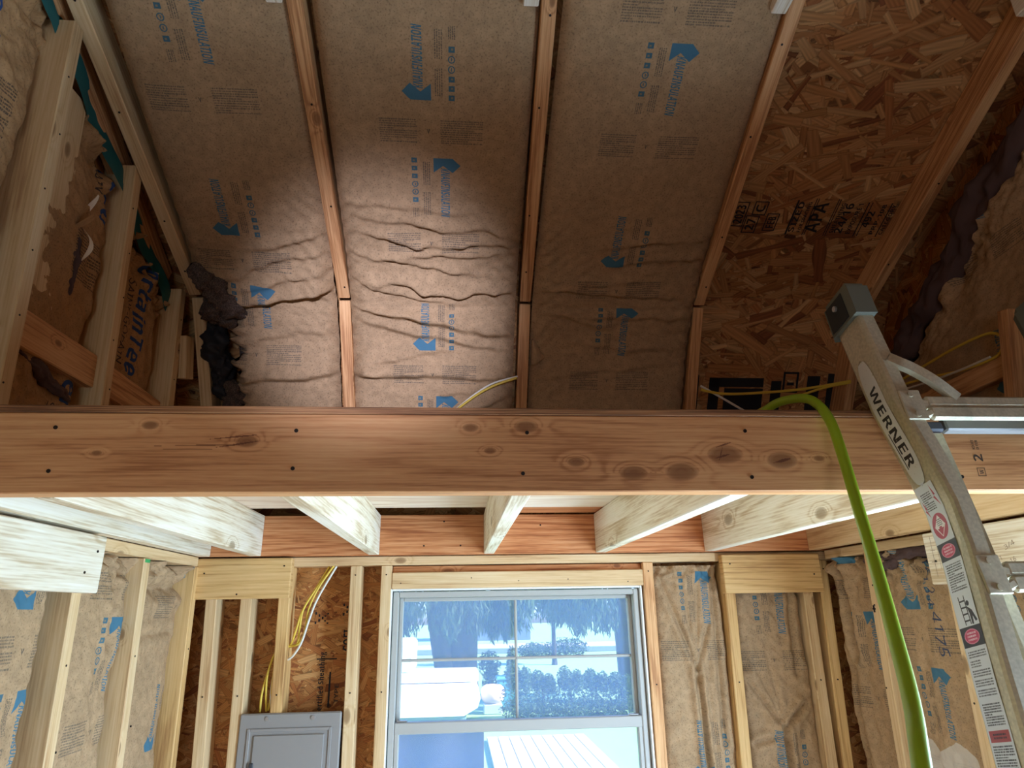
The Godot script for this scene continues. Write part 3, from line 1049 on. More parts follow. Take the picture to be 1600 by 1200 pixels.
func build_roof() -> void:
	var names := [
		["rafter along the left gable, pale and whitened at its foot", -0.908, -0.868, M.tan, -0.857],
		["orange-brown rafter between the first and second paper-faced ceiling batts", -0.400, -0.386, M.fir, -0.374],
		["orange-brown rafter left of the batt beside the bare strand board, middle of the ceiling", 0.208, 0.222, M.fir, 0.219],
		["orange-brown rafter on the left edge of the bare strand board bay", 0.820, 0.832, M.fir, 0.838],
		["wide-faced brown rafter on the right edge of the bare strand board, behind the ladder top", 1.452, 1.440, M.fir, 1.420]]
	var lows := ["pale knotted eave rafter under the left gable rafter, beside the torn batt", "steep eave rafter between the first and second paper-faced batts", "steep eave rafter right of the deeply wrinkled batt", "steep eave rafter left of the black-stamped strand board", "steep eave rafter behind the tip of the green hose, beside the ladder"]
	var ties := ["collar tie end at the left gable rafter, at the top of the ceiling", "collar tie end beside the second rafter from the left", "collar tie end beside the middle rafter", "collar tie end beside the rafter left of the bare strand board", "chamfered collar tie end with two nail holes, beside the rightmost rafter"]
	for k in 5:
		var q: Array = names[k]
		var n := Vector3(0, CU, -SU)
		var top := Vector3(0, SU, CU)
		var a := Vector3(q[2], HK, ZK) + n * 0.0445 + top * 0.004
		var b := Vector3(lerpf(q[2], q[1], 2.4), HK, ZK) + n * 0.0445 + top * 2.19
		var o := lumber("rafter", q[0], "rafter", "rafters of the upper roof slope", a, b, n, 0.089, 0.038, q[3])
		var inv := Vector3(q[2], HK, ZK)
		for s in ([0.08, 0.33, 0.62, 0.9] if k < 4 else [0.2, 0.5]):
			nails(o, [Vector3(lerpf(q[2], q[1], s * 1.1) + rng.randf_range(-0.01, 0.01), HK, ZK) + top * (s + rng.randf_range(-0.05, 0.05))], Vector3(0, -CU, SU), 0.003)
		var ln := Vector3(0, CL, -SL)
		var lt := Vector3(0, -SL, -CL)
		var la := Vector3(q[2] if k != 0 else -0.862, HK, ZK) + ln * 0.0445 + lt * 0.004
		var lb := Vector3(q[4], HK, ZK) + ln * 0.0445 + lt * 0.70
		lumber("eave_rafter", lows[k], "rafter", "rafters of the steep lower slope", la, lb, ln, 0.089, 0.038, M.tan if k == 0 else M.fir)
		# collar ties on the left of each rafter
		var tx: float = q[1] - 0.046
		if k == 0: tx = q[1] + 0.048
		var tz: float = [-1.19, -1.2, -1.175, -1.16, -1.14][k]
		var ty: float = [3.115, 3.113, 3.118, 3.122, 3.135][k]
		var tie := lumber("collar_tie", ties[k], "collar tie", "collar tie ends at the top of the photo", Vector3(tx, ty, tz), Vector3(tx, ty, 1.1), Vector3.UP, 0.089, 0.038, M.cream)
		nails(tie, [Vector3(tx - 0.012, ty - 0.015, tz), Vector3(tx + 0.008, ty + 0.018, tz)], Vector3(0, 0, -1), 0.003)
	# paper-faced batts in the three closed bays
	roof_batt("paper-faced ceiling batt right of the left gable rafter, torn open at its lower left", -0.849, -0.410, 0.096, -0.045,
		[[0.19, 0.25, 0.03, 0.010, 0.05, 0.1, 0.16], [0.13, 0.25, 0.03, 0.010, 0.04, 0.0, 0.25], [0.07, 0.22, 0.02, 0.012, 0.04, 0.1, 0.2], [-0.005, 0.25, 0.015, 0.045, 0.075, 0.05, 0.28], [-0.14, 0.1, 0.03, 0.010, 0.04, 0.1, 0.2], [-0.285, 0.12, 0.02, 0.040, 0.08, 0.05, 0.28], [-0.40, -0.1, 0.03, 0.016, 0.05, 0.1, 0.2], [-0.47, 0.2, 0.03, 0.020, 0.05, 0.0, 0.3], [-0.58, 0.0, 0.02, 0.02, 0.05, 0.0, 0.3]], 1, M.kraft, 0.10)
	roof_batt("deeply wrinkled paper-faced ceiling batt above the window, second from the left", -0.364, 0.188, 0.527, 0.0,
		[[0.345, -0.04, 0.02, 0.008, 0.04, -0.1, 0.2], [0.285, -0.10, 0.03, 0.012, 0.05, 0.0, 0.26], [0.235, -0.06, 0.03, 0.016, 0.04, 0.02, 0.24], [0.185, 0.05, 0.03, 0.012, 0.035, 0.05, 0.16], [0.15, -0.1, 0.03, 0.014, 0.035, -0.06, 0.2], [0.085, -0.06, 0.05, 0.030, 0.055, 0.06, 0.24], [0.03, -0.25, 0.03, 0.016, 0.04, -0.12, 0.14], [-0.07, -0.20, 0.025, 0.036, 0.07, 0.02, 0.30], [-0.125, -0.22, 0.02, 0.022, 0.04, 0.0, 0.26], [-0.19, 0.1, 0.03, 0.014, 0.04, -0.08, 0.16], [-0.268, -0.02, 0.012, 0.046, 0.07, 0.0, 0.4], [-0.35, 0.25, 0.03, 0.018, 0.05, 0.1, 0.14], [-0.42, 0.3, 0.03, 0.022, 0.06, 0.08, 0.2], [-0.52, -0.1, 0.02, 0.02, 0.05, 0.0, 0.3]], 2, M.kraft)
	roof_batt("flat paper-faced ceiling batt left of the bare strand board bay", 0.245, 0.808, 0.858, -0.005,
		[[0.235, 0.10, 0.02, 0.009, 0.04, 0.12, 0.16], [0.165, 0.10, 0.02, 0.008, 0.04, 0.12, 0.18], [0.10, 0.02, 0.02, 0.007, 0.04, -0.1, 0.2], [0.06, -0.05, 0.02, 0.014, 0.045, -0.06, 0.24], [-0.04, -0.04, 0.03, 0.012, 0.05, 0.08, 0.22], [-0.10, -0.30, 0.02, 0.014, 0.05, -0.14, 0.14], [-0.16, 0.02, 0.03, 0.010, 0.05, 0.05, 0.24], [-0.24, 0.15, 0.02, 0.008, 0.04, 0.0, 0.26], [-0.45, -0.08, 0.02, 0.010, 0.05, 0.0, 0.3]], 3, M.kraft)
	# torn glass wool at the foot of the first bay
	var t := thing("torn_wool", "grey-brown fluff of torn glass wool spilling beside the left gable rafter foot", "insulation", "", roof_pt(-0.80, 0.0, 0.0))
	obj("wool_tuft", lump_mesh(roof_pt(-0.842, 0.14, 0.012) - t.position, roof_pt(-0.70, -0.065, 0.012) - t.position, 0.042, 91), M.wool, t)
	obj("wool_tuft", lump_mesh(roof_pt(-0.82, 0.02, 0.01) - t.position, roof_pt(-0.745, -0.10, 0.005) - t.position, 0.05, 92), M.wool, t)
	obj("wool_tuft", lump_mesh(roof_pt(-0.825, -0.05, -0.03) - t.position, roof_pt(-0.80, -0.36, -0.03) - t.position, 0.04, 93), M.wrap, t)
	obj("wool_tuft", lump_mesh(roof_pt(-0.78, -0.28, -0.012) - t.position, roof_pt(-0.755, -0.40, -0.015) - t.position, 0.035, 94), M.wool, t)
	# torn flap of paper beside the middle rafter
	var fl := thing("paper_flap", "small torn triangular paper flap beside the middle eave rafter", "paper scrap", "", roof_pt(0.25, -0.2, 0.02))
	var c0 := roof_pt(0.249, -0.12, 0.012) - fl.position
	var c1 := roof_pt(0.295, -0.185, 0.008) - fl.position
	var c2 := roof_pt(0.248, -0.215, 0.016) - fl.position
	obj("flap", grid_mesh(10, 10, func(i: int, j: int) -> Array:
		var a := i / 9.0
		var b := j / 9.0
		return [c0.lerp(c2, a).lerp(c0.lerp(c1, a), b) + Vector3(0, -0.4, 0.9) * 0.02 * sin(b * 3.0) * a, Vector2(a * 0.1, b * 0.1)], Vector3(0, -0.5, 0.8)), M.kraft, fl)

# a fluffy lump of wool between a and b
func lump_mesh(a: Vector3, b: Vector3, r: float, sd: int) -> ArrayMesh:
	var fr := frame_of(a, b, Vector3(0.3, 1, 0.2))
	var L := a.distance_to(b)
	var n := 40
	var k := 28
	return grid_mesh(n, k, func(i: int, j: int) -> Array:
		var t := float(i) / (n - 1)
		var th := TAU * j / (k - 1)
		var rr := r * pow(maxf(sin(PI * clampf(t, 0.0, 1.0)), 0.0), 0.4)
		var p := Vector3((t - 0.5) * L, cos(th), sin(th))
		rr *= 1.0 + 0.9 * noise.get_noise_3d(p.x * 900.0, cos(th) * 40.0 + sd * 90.0, sin(th) * 40.0) + 0.5 * fine.get_noise_3d(p.x * 1500.0, cos(th) * 70.0 + sd * 50.0, sin(th) * 70.0)
		return [fr * Vector3(p.x, p.y * rr, p.z * rr), Vector2(t * L * 4.0, th)], Vector3(0, 0, 0))


func build_left_gable() -> void:
	# studs above the loft, cut to the slope
	var st := [
		["pale gable stud at the far left, its top wedged against the rafter", -1.300, 2.05, -1.240, 3.03],
		["pale gable stud second from the left, top cut below the teal strip", -1.672, 2.05, -1.600, 2.90],
		["pale gable stud past the left edge, left of the lettered batt", -0.862, 2.05, -0.822, 3.20],
		["pale gable stud third from the left, beside the foot of the gable rafter", -2.060, 2.05, -1.985, 2.715]]
	for q in st:
		var o := lumber("gable_stud", q[0], "stud", "studs of the left gable above the loft", Vector3(-0.9515, q[2], q[1] - 0.019), Vector3(-0.9515, q[4], q[3] - 0.019), Vector3.RIGHT, 0.089, 0.038, M.tan)
		var ns := []
		for k in 6: ns.append(Vector3(-0.907, lerpf(q[2], q[4], 0.1 + 0.15 * k), lerpf(q[1], q[3], 0.1 + 0.15 * k) - 0.019 + rng.randf_range(-0.012, 0.012)))
		nails(o, ns, Vector3.RIGHT, 0.0022, "staple")
	lumber("gable_rafter", "dark rafter of the left gable end, behind the studs", "rafter", "", Vector3(-0.966, HK + 0.042, ZK + 0.03), Vector3(-0.966, YRIDGE + 0.03, -0.02), Vector3(0, CU, -SU), 0.085, 0.036, M.fir)
	lumber("backing_board", "stapled flat board recessed between the two leftmost gable studs", "board", "", Vector3(-0.965, 2.34, -1.424), Vector3(-0.965, 2.93, -1.372), Vector3.FORWARD, 0.082, 0.03, M.tan)
	lumber("gable_block", "horizontal blocking behind the left gable studs, first bay above the beam", "blocking", "blocking of the left gable", Vector3(-0.952, 2.292, -1.325), Vector3(-0.952, 2.300, -1.662), Vector3.UP, 0.085, 0.038, M.fir)
	lumber("gable_block", "horizontal blocking between the second and third gable studs", "blocking", "blocking of the left gable", Vector3(-0.952, 2.300, -1.706), Vector3(-0.952, 2.296, -2.040), Vector3.UP, 0.085, 0.038, M.fir)
	lumber("short_block", "short pale block wedged beside the pale knotted eave rafter", "blocking", "", Vector3(-0.904, 2.44, -2.10), Vector3(-0.904, 2.575, -2.06), Vector3.FORWARD, 0.06, 0.036, M.tan)
	# teal strip under the gable rafter
	var ribbon := grid_mesh(60, 6, func(i: int, j: int) -> Array:
		var s := i / 59.0 * 1.5 - 0.05
		var w := (j / 5.0 - 0.5) * 0.06
		var p := Vector3(-0.944, HK, ZK) + Vector3(0, SU, CU) * s + Vector3(0, -CU, SU) * (0.03 + w)
		p.x += 0.006 * sin(s * 19.0) + 0.01 * noise.get_noise_2d(s * 700.0, w * 900.0)
		return [p, Vector2(s, w)], Vector3(1, -0.2, 0))
	tag(obj("gasket_strip", ribbon, M.teal), "teal gasket strip hanging under the dark left gable rafter", "gasket strip")
	# old batts between the gable studs
	var U := Vector3(0, 0, -1)
	var N := Vector3(1, 0, 0)
	var bays := [
		["brown lettered batt at the far left edge, left of the first gable stud", -0.86, -1.252, 2.55, 0.02],
		["brown batt behind the stapled backing board, between the first two gable studs", -1.292, -1.628, 2.40, 0.12],
		["brown lettered batt between the second and third gable studs", -1.668, -2.012, 2.86, 0.0],
		["narrow brown batt behind the pale short block at the gable foot", -2.062, -2.27, 2.9, 0.1]]
	var i := 0
	for b in bays:
		i += 1
		var ht := func(z: float) -> float: return minf(HK + (z - ZK) * 0.469, HK + (z - ZK) * 1.667) - 0.05 - 2.05
		wall_batt("gable_batt", b[0], "batts of the left gable above the loft", Vector3(-0.955, 2.05, b[1]), U, N, b[1] - b[2], ht.call(b[1]), maxf(ht.call(b[2]), 0.08), M.kraft_old, {"seed": 40 + i, "amp": 1.6, "chev": b[3], "ush": b[4], "crumple": 1.6})
	var torn := thing("torn_paper", "scrap of torn pale paper hanging beside the stapled backing board", "paper scrap", "", Vector3(-0.94, 2.62, -1.49))
	for k in 3:
		var kk := k
		obj("scrap", grid_mesh(12, 5, func(a: int, b: int) -> Array:
			var t := a / 11.0
			var w := (b / 4.0 - 0.5) * 0.02 * sin(PI * clampf(t + 0.1, 0, 1))
			return [Vector3(0.02 * sin(t * 4.0 + kk), -0.09 * t + kk * 0.05, -0.03 * t * (1 if kk != 1 else -1) + w), Vector2(t * 0.1, b * 0.02)], Vector3(1, 0, 0)), [M.cream, M.kraft_old, M.cream][k], torn)
	var wl := thing("wool_fringe", "ragged wool fringe at the edges of the left gable batts", "insulation", "", Vector3(-0.94, 2.5, -1.48))
	for q in [[2.60, -1.485, 2.44, -1.505, 0.013], [2.255, -1.36, 2.20, -1.60, 0.014]]:
		obj("wool_tuft", lump_mesh(Vector3(-0.95, q[0], q[1]) - wl.position, Vector3(-0.95, q[2], q[3]) - wl.position, q[4], int(q[0] * 100)), M.wrap_brown, wl)


func build_right_gable() -> void:
	wall_batt("gable_batt", "dark paper-faced batt of the right gable, behind the ladder top", "", Vector3(1.500, 2.06, -2.18), Vector3(0, 0, 1), Vector3(-1, 0, 0), 1.05, 0.26, 0.90, M.kraft, {"seed": 61, "amp": 1.1, "chev": 2.93, "ush": 0.12})
	var t := thing("wool_edge", "dark purple-brown strip of exposed glass wool below the rightmost rafter", "insulation", "", Vector3(1.52, 2.7, -1.8))
	obj("wool_tuft", lump_mesh(Vector3(1.525, 2.42, -2.11) - t.position, Vector3(1.525, 3.03, -1.12) - t.position, 0.055, 77), M.wrap_brown, t)
	lumber("gable_block", "horizontal brown blocking of the right gable, above the ladder rung", "blocking", "", Vector3(1.478, 2.298, -2.0), Vector3(1.478, 2.305, -1.50), Vector3.UP, 0.06, 0.03, M.fir)
	lumber("gable_stud", "short gable stud at the right edge of the photo, above the ladder rung", "stud", "", Vector3(1.478, 2.06, -1.56), Vector3(1.478, 2.44, -1.475), Vector3.RIGHT, 0.06, 0.036, M.fir)


func build_loft() -> void:
	# rim beam at the front of the loft
	var bm := new_st()
	add_board(bm, 2.275, 0.1395, 0.038, 0.0022, Vector2(0, 0.2), Transform3D(), 2.275, 0.2333)
	var beam := obj("rim_beam", bm.commit(), M.beam)
	beam.position = Vector3(0.2325, HJ + 0.0700, -1.147)
	tag(beam, "long orange-brown beam across the front of the loft, nailed in pairs", "beam")
	var ns := []
	for q in [[-0.683, 2.008], [-0.679, 1.933], [-0.283, 2.004], [-0.283, 1.937], [0.122, 2.002], [0.113, 1.928], [0.527, 2.007], [0.528, 1.921], [0.931, 1.921]]: ns.append(Vector3(q[0], q[1], -1.128))
	nails(beam, ns, Vector3(0, 0, 1), 0.0036)
	var f := Vector3(0, 1, 0)
	var l := Vector3(-1, 0, 0)
	ink("grade_stamp", "2", Vector3(0.972, 1.957, -1.1276), f, l, 0.014, 0.018, M.ink_soft, beam)
	ink("grade_stamp", "KD-HT", Vector3(0.968, 1.982, -1.1276), f, l, 0.018, 0.005, M.ink_soft, beam)
	ink("grade_stamp", "D FIR", Vector3(0.976, 1.982, -1.1276), f, l, 0.018, 0.005, M.ink_soft, beam)
	ink("grade_stamp", "W", Vector3(0.972, 1.930, -1.1276), f, l, 0.008, 0.008, M.ink_soft, beam)
	bars("grade_stamp", Vector3(0.972, 1.930, -1.1276), f, l, frame_bars(0.008, 0.008, 0.0012), M.ink_soft, beam)
	var deck := thing("loft_deck", "strand board loft deck lying on the joists, its striped edge above the beam", "floor panel", "", Vector3(0.23, 2.0349, -1.68))
	obj("panel", box_mesh(Vector3(-1.13, 0.0, -0.552), Vector3(1.11, 0.0125, 0.546), 0.001, 2.6, 0.5), M.ply, deck)
	obj("panel_edge", box_mesh(Vector3(-1.13, 0.0002, 0.5464), Vector3(1.11, 0.013, 0.5530), 0.0008, 2.6, 0.035), M.ply_edge, deck)
	lumber("deck_strip", "tan filler strip of decking between the loft deck and the back rim board", "floor panel", "", Vector3(0.145, 2.044, -2.318), Vector3(1.33, 2.044, -2.318), Vector3.FORWARD, 0.15, 0.012, M.orange)
	# joists
	var js := [
		[-0.872, "pale joist against the left wall with wavy grain", M.cream],
		[-0.701, "pale whitewashed joist in front of the left wall joist", M.cream],
		[-0.295, "pale joist above the left edge of the window", M.cream],
		[0.112, "joist above the middle of the window, narrow in view", M.cream],
		[0.518, "pale knotted joist above the right part of the window", M.cream],
		[0.924, "pale joist with two bark-edged knots right of the window", M.cream],
		[1.322, "tan joist against the right wall, behind the green hose", M.tan]]
	for q in js:
		lumber("floor_joist", q[1], "joist", "joists under the loft", Vector3(q[0], HJ + 0.07, -1.1665), Vector3(q[0], HJ + 0.07, -2.4), Vector3.UP, 0.1395, 0.038, q[2])
	var rim := lumber("rim_board", "reddish-orange rim board behind the joist ends, on the back wall", "beam", "", Vector3(-0.985, HJ + 0.07, -2.4205), Vector3(1.455, HJ + 0.07, -2.4205), Vector3.UP, 0.1395, 0.038, M.orange)
	nails(rim, [Vector3(-0.05, HJ + 0.115, -2.4015), Vector3(-0.12, HJ + 0.03, -2.4015), Vector3(0.3, HJ + 0.1, -2.4015), Vector3(0.01, HJ + 0.03, -2.4015)], Vector3(0, 0, 1), 0.003)
	# header boards nailed under the joists
	var b := lumber("header_board", "large pale knotted board nailed on the left wall below the joists", "board", "", Vector3(-0.868, 1.822, -0.85), Vector3(-0.868, 1.822, -1.695), Vector3.UP, 0.130, 0.036, M.cream)
	nails(b, [Vector3(-0.849, 1.80, -1.62), Vector3(-0.849, 1.85, -1.66)], Vector3.RIGHT, 0.003)
	b = lumber("header_board", "large pale board with pencil marks on the right wall, behind the ladder", "board", "", Vector3(1.334, 1.818, -1.795), Vector3(1.334, 1.818, -0.85), Vector3.UP, 0.138, 0.036, M.cream)
	nails(b, [Vector3(1.315, 1.81, -1.76), Vector3(1.315, 1.78, -1.5)], Vector3.LEFT, 0.003)
	for q in [["3/4", 1.83, -1.50, 0.05], ["8 1/2", 1.845, -1.42, 0.05], ["11", 1.80, -1.54, 0.02], ["16", 1.795, -1.50, 0.025], ["1/2", 1.79, -1.40, 0.04]]:
		ink("pencil_mark", q[0], Vector3(1.3155, q[1], q[2]), Vector3(0, 0.35, 0.94), Vector3(0, 0.94, -0.35), q[3] * 0.7, 0.011, M.pencil, b, 0.1, false)
	bars("pencil_line", Vector3(1.3155, 1.818, -1.765), Vector3(0, 0, 1), Vector3.UP, [[-0.001, -0.05, 0.0005, 0.06], [-0.012, -0.01, 0.012, -0.0085], [-0.008, 0.02, 0.01, 0.0215], [0.02, -0.03, 0.0212, 0.05]], M.pencil, b)


func build_back_wall() -> void:
	lumber("top_plate", "tan top plate of the back wall under the rim board", "plate", "", Vector3(-0.985, 1.8785, -2.4845), Vector3(1.455, 1.8785, -2.4845), Vector3.UP, 0.031, 0.089, M.tan)
	var b := lumber("corner_block", "yellow-tan block nailed under the rim board at the back left corner", "board", "yellow blocks under the rim board", Vector3(-0.896, 1.822, -2.4205), Vector3(-0.575, 1.822, -2.4205), Vector3.UP, 0.134, 0.037, M.yellow)
	nails(b, [Vector3(-0.866, 1.84, -2.402), Vector3(-0.60, 1.862, -2.402), Vector3(-0.75, 1.77, -2.402)], Vector3(0, 0, 1), 0.003)
	b = lumber("corner_block", "yellow-tan block with a round knot right of the window, under the rim board", "board", "yellow blocks under the rim board", Vector3(0.968, 1.815, -2.4205), Vector3(1.340, 1.815, -2.4205), Vector3.UP, 0.136, 0.037, M.yellow)
	nails(b, [Vector3(0.995, 1.85, -2.402), Vector3(1.31, 1.81, -2.402)], Vector3(0, 0, 1), 0.003)
	var top := 1.862
	var studs := [
		[-0.850, -0.822, "back wall stud nearest the left corner, under the yellow block", M.tan],
		[-0.731, -0.715, "second back wall stud from the left, its foot beside the grey panel", M.tan],
		[-0.603, -0.590, "wide-faced orange stud above the breaker panel with wires through it", M.yellow],
		[-0.360, -0.352, "pale stud right of the breaker panel, before the stamped strand board", M.tan],
		[-0.252, -0.250, "brown stud beside the left edge of the window", M.tan],
		[0.699, 0.693, "orange-brown stud on the right of the window", M.fir],
		[1.003, 0.986, "orange-tan stud between the two folded batts right of the window", M.yellow],
		[1.299, 1.288, "pale stud under the right end of the knotted yellow block", M.tan],
		[1.370, 1.345, "dark-edged corner stud at the back right corner", M.yellow]]
	for q in studs:
		var h := top
		# the studs lean a little, as they do in the photo
		var o := lumber("wall_stud", q[2], "stud", "studs of the back wall", Vector3(q[1] + (q[1] - q[0]) * 1.9, 0.04, -2.4855), Vector3(q[0], h, -2.4855), Vector3.FORWARD, 0.089, 0.038, q[3])
		nails(o, [Vector3(q[0], 1.83, -2.44), Vector3(lerpf(q[0], q[1], 0.6), 1.45, -2.44)], Vector3(0, 0, 1), 0.0025)
	lumber("sill_plate", "bottom plate of the back wall on the floor", "plate", "", Vector3(-0.985, 0.019, -2.4845), Vector3(1.455, 0.019, -2.4845), Vector3.FORWARD, 0.089, 0.038, M.tan)
	lumber("window_header", "recessed reddish header over the window under the top plate", "header", "", Vector3(-0.232, 1.825, -2.497), Vector3(0.678, 1.825, -2.497), Vector3.UP, 0.070, 0.06, M.orange)
	var hb := lumber("header_trim", "tan board across the top of the window below the header", "board", "", Vector3(-0.232, 1.809, -2.4525), Vector3(0.678, 1.809, -2.4525), Vector3.UP, 0.056, 0.025, M.tan)
	nails(hb, [Vector3(-0.2, 1.80, -2.44), Vector3(0.22, 1.803, -2.44), Vector3(0.4, 1.806, -2.44), Vector3(0.62, 1.795, -2.44), Vector3(0.05, 1.815, -2.44)], Vector3(0, 0, 1), 0.002)
	lumber("window_sill_stud", "rough sill of the window opening below the frame", "board", "", Vector3(-0.23, 0.84, -2.4855), Vector3(0.67, 0.84, -2.4855), Vector3.FORWARD, 0.089, 0.036, M.tan)
	# batts right of the window
	var N := Vector3(0, 0, 1)
	wall_batt("wall_batt", "brown paper batt folded into a long vertical pleat, right of the window", "batts of the back wall", Vector3(0.718, 0.05, -2.470), Vector3.RIGHT, N, 0.262, 1.80, 1.80, M.kraft, {"seed": 5, "amp": 0.9, "chev": 1.84, "ush": 0.02,
		"folds": [[0.138, 1.45, 0.150, 0.4, 0.026, 0.006], [0.138, 1.45, 0.02, 1.78, 0.022, 0.006, 0.2], [0.138, 1.45, 0.225, 1.66, 0.020, 0.006, 0.2], [0.137, 1.47, 0.10, 1.80, 0.012, 0.005, 0.3], [0.138, 1.46, 0.175, 1.78, 0.012, 0.005, 0.3], [0.23, 1.78, 0.21, 1.2, 0.014, 0.006], [0.165, 1.38, 0.175, 0.8, 0.012, 0.006, 0.3]]})
	wall_batt("wall_batt", "brown paper batt with a funnel-shaped fold under the knotted yellow block", "batts of the back wall", Vector3(1.020, 0.05, -2.470), Vector3.RIGHT, N, 0.255, 1.80, 1.80, M.kraft, {"seed": 6, "amp": 1.3, "chev": 1.80, "ush": 0.0,
		"folds": [[0.127, 1.245, 0.135, 0.4, 0.030, 0.006], [0.127, 1.245, 0.015, 1.41, 0.022, 0.006, 0.3], [0.127, 1.245, 0.24, 1.345, 0.024, 0.006, 0.4], [0.125, 1.26, 0.05, 1.46, 0.014, 0.005, 0.2], [0.127, 1.25, 0.10, 1.52, 0.010, 0.005, 0.1], [0.215, 1.8, 0.20, 1.42, 0.012, 0.006], [0.02, 1.2, 0.10, 1.22, 0.012, 0.006]]})


func build_side_walls() -> void:
	lumber("top_plate", "tan top plate of the left wall under the wavy-grained joist", "plate", "", Vector3(XL - 0.0475, 1.8785, -2.40), Vector3(XL - 0.0475, 1.8785, -0.6), Vector3.UP, 0.031, 0.089, M.tan)
	lumber("top_plate", "tan top plate of the right wall under the tan joist", "plate", "", Vector3(XR + 0.0475, 1.8785, -2.40), Vector3(XR + 0.0475, 1.8785, -0.6), Vector3.UP, 0.031, 0.089, M.tan)
	var ls := [
		[-1.655, -1.690, "stud of the left wall beneath the large pale header board", M.tan],
		[-1.992, -2.046, "stud of the left wall with a green mark at its top", M.tan],
		[-2.372, -2.405, "orange stud of the left wall at the back corner", M.yellow],
		[-1.29, -1.30, "stud of the left wall nearest the beam end, past the left edge", M.tan],
		[-0.925, -0.93, "stud of the left wall in front of the beam, past the left edge", M.tan]]
	for q in ls:
		var o := lumber("wall_stud", q[2], "stud", "studs of the left wall", Vector3(XL - 0.0445, 0.0, q[1] - 0.075), Vector3(XL - 0.0445, 1.862, q[0] - 0.019), Vector3.RIGHT, 0.089, 0.038, q[3])
		nails(o, [Vector3(XL, 1.60, q[0] - 0.035), Vector3(XL, 1.42, q[1] - 0.025)], Vector3.RIGHT, 0.0025)
	var U := Vector3(0, 0, -1)
	var N := Vector3(1, 0, 0)
	wall_batt("wall_batt", "paper-faced batt at the lower left edge of the photo, under the pale header board", "batts of the left wall", Vector3(-0.913, 0.02, -1.29), U, N, 0.345, 1.84, 1.84, M.kraft, {"seed": 11, "amp": 0.9, "chev": 1.572, "ush": 0.10})
	wall_batt("wall_batt", "paper-faced batt between the first two left wall studs, mark reading down", "batts of the left wall", Vector3(-0.913, 0.02, -1.70), U, N, 0.300, 1.84, 1.84, M.kraft, {"seed": 12, "amp": 1.0, "chev": 1.715, "ush": 0.06, "crumple": 1.8,
		"folds": [[0.22, 1.84, 0.21, 1.62, 0.012, 0.01]]})
	wall_batt("wall_batt", "paper-faced batt of the left wall next to the back corner", "batts of the left wall", Vector3(-0.913, 0.02, -2.045), U, N, 0.322, 1.84, 1.84, M.kraft, {"seed": 13, "amp": 0.8, "chev": 2.015, "ush": 0.10, "crumple": 1.8,
		"folds": [[0.0, 1.76, 0.3, 1.775, 0.018, 0.014], [0.02, 1.63, 0.25, 1.64, 0.007, 0.008]]})
	wall_batt("wall_batt", "paper-faced batt of the left wall under the beam end", "batts of the left wall", Vector3(-0.913, 0.02, -0.97), U, N, 0.315, 1.84, 1.84, M.kraft, {"seed": 14, "amp": 0.8, "chev": 1.80, "ush": 0.0})
	var mark := get_node("wall_stud_010") as Node3D
	bars("green_mark", Vector3(XL + 0.0006, 1.853, -2.011), Vector3(0, 0, -1), Vector3.UP, [[-0.016, -0.004, 0.016, 0.006]], plain(Color8(60, 160, 90), 0.7), mark)
	var rs := [
		[-2.135, -2.165, "stud of the right wall behind the green hose, with a black mark", M.tan],
		[-1.772, -1.792, "stud of the right wall below the pencil-marked board", M.tan],
		[-1.372, -1.39, "stud of the right wall behind the ladder rail", M.tan]]
	for q in rs:
		var o := lumber("wall_stud", q[2], "stud", "studs of the right wall", Vector3(XR + 0.0445, 0.0, q[1] - 0.05), Vector3(XR + 0.0445, 1.862, q[0]), Vector3.RIGHT, 0.089, 0.038, q[3])
		nails(o, [Vector3(XR, 1.76, q[0]), Vector3(XR, 1.45, q[1])], Vector3.LEFT, 0.0028)
		if q[0] < -2.1: bars("black_mark", Vector3(XR - 0.0006, 1.688, -2.150), Vector3(0, 0, 1), Vector3.UP, [[-0.006, -0.012, 0.004, 0.010], [-0.009, -0.004, 0.008, 0.001], [0.001, 0.008, 0.009, 0.013]], M.ink, o)
	U = Vector3(0, 0, 1)
	N = Vector3(-1, 0, 0)
	wall_batt("wall_batt", "narrow folded paper batt between the back right corner and the hose, handwritten on", "batts of the right wall", Vector3(1.395, 0.02, -2.425), U, N, 0.262, 1.84, 1.84, M.kraft_r21, {"seed": 21, "amp": 1.3, "chev": 1.690, "ush": 0.02, "crumple": 2.0,
		"folds": [[0.075, 1.84, 0.085, 1.52, 0.03, 0.010], [0.03, 1.1, 0.045, 1.5, 0.02, 0.012]]})
	wall_batt("wall_batt", "wrinkled paper batt between the hose and the ladder, with blue handwriting and a pale patch", "batts of the right wall", Vector3(1.392, 0.02, -2.130), U, N, 0.335, 1.84, 1.84, M.kraft_hand, {"seed": 22, "amp": 1.4, "chev": 1.535, "ush": -0.02, "crumple": 2.2})
	wall_batt("wall_batt", "paper-faced batt of the right wall behind the ladder rail at the lower right", "batts of the right wall", Vector3(1.392, 0.02, -1.745), U, N, 0.345, 1.84, 1.84, M.kraft, {"seed": 23, "amp": 1.0, "chev": 1.80, "ush": 0.0})
	var t := thing("wool_fringe", "brown fluff of glass wool under the right wall's top plate", "insulation", "", Vector3(1.38, 1.84, -2.1))
	obj("wool_tuft", lump_mesh(Vector3(0.0, 0.0, -0.10), Vector3(0.0, 0.01, 0.32), 0.016, 81), M.wrap_brown, t)
	obj("wool_tuft", lump_mesh(Vector3(-0.005, -0.03, -0.02), Vector3(0.01, 0.0, 0.10), 0.020, 82), M.wrap_brown, t)


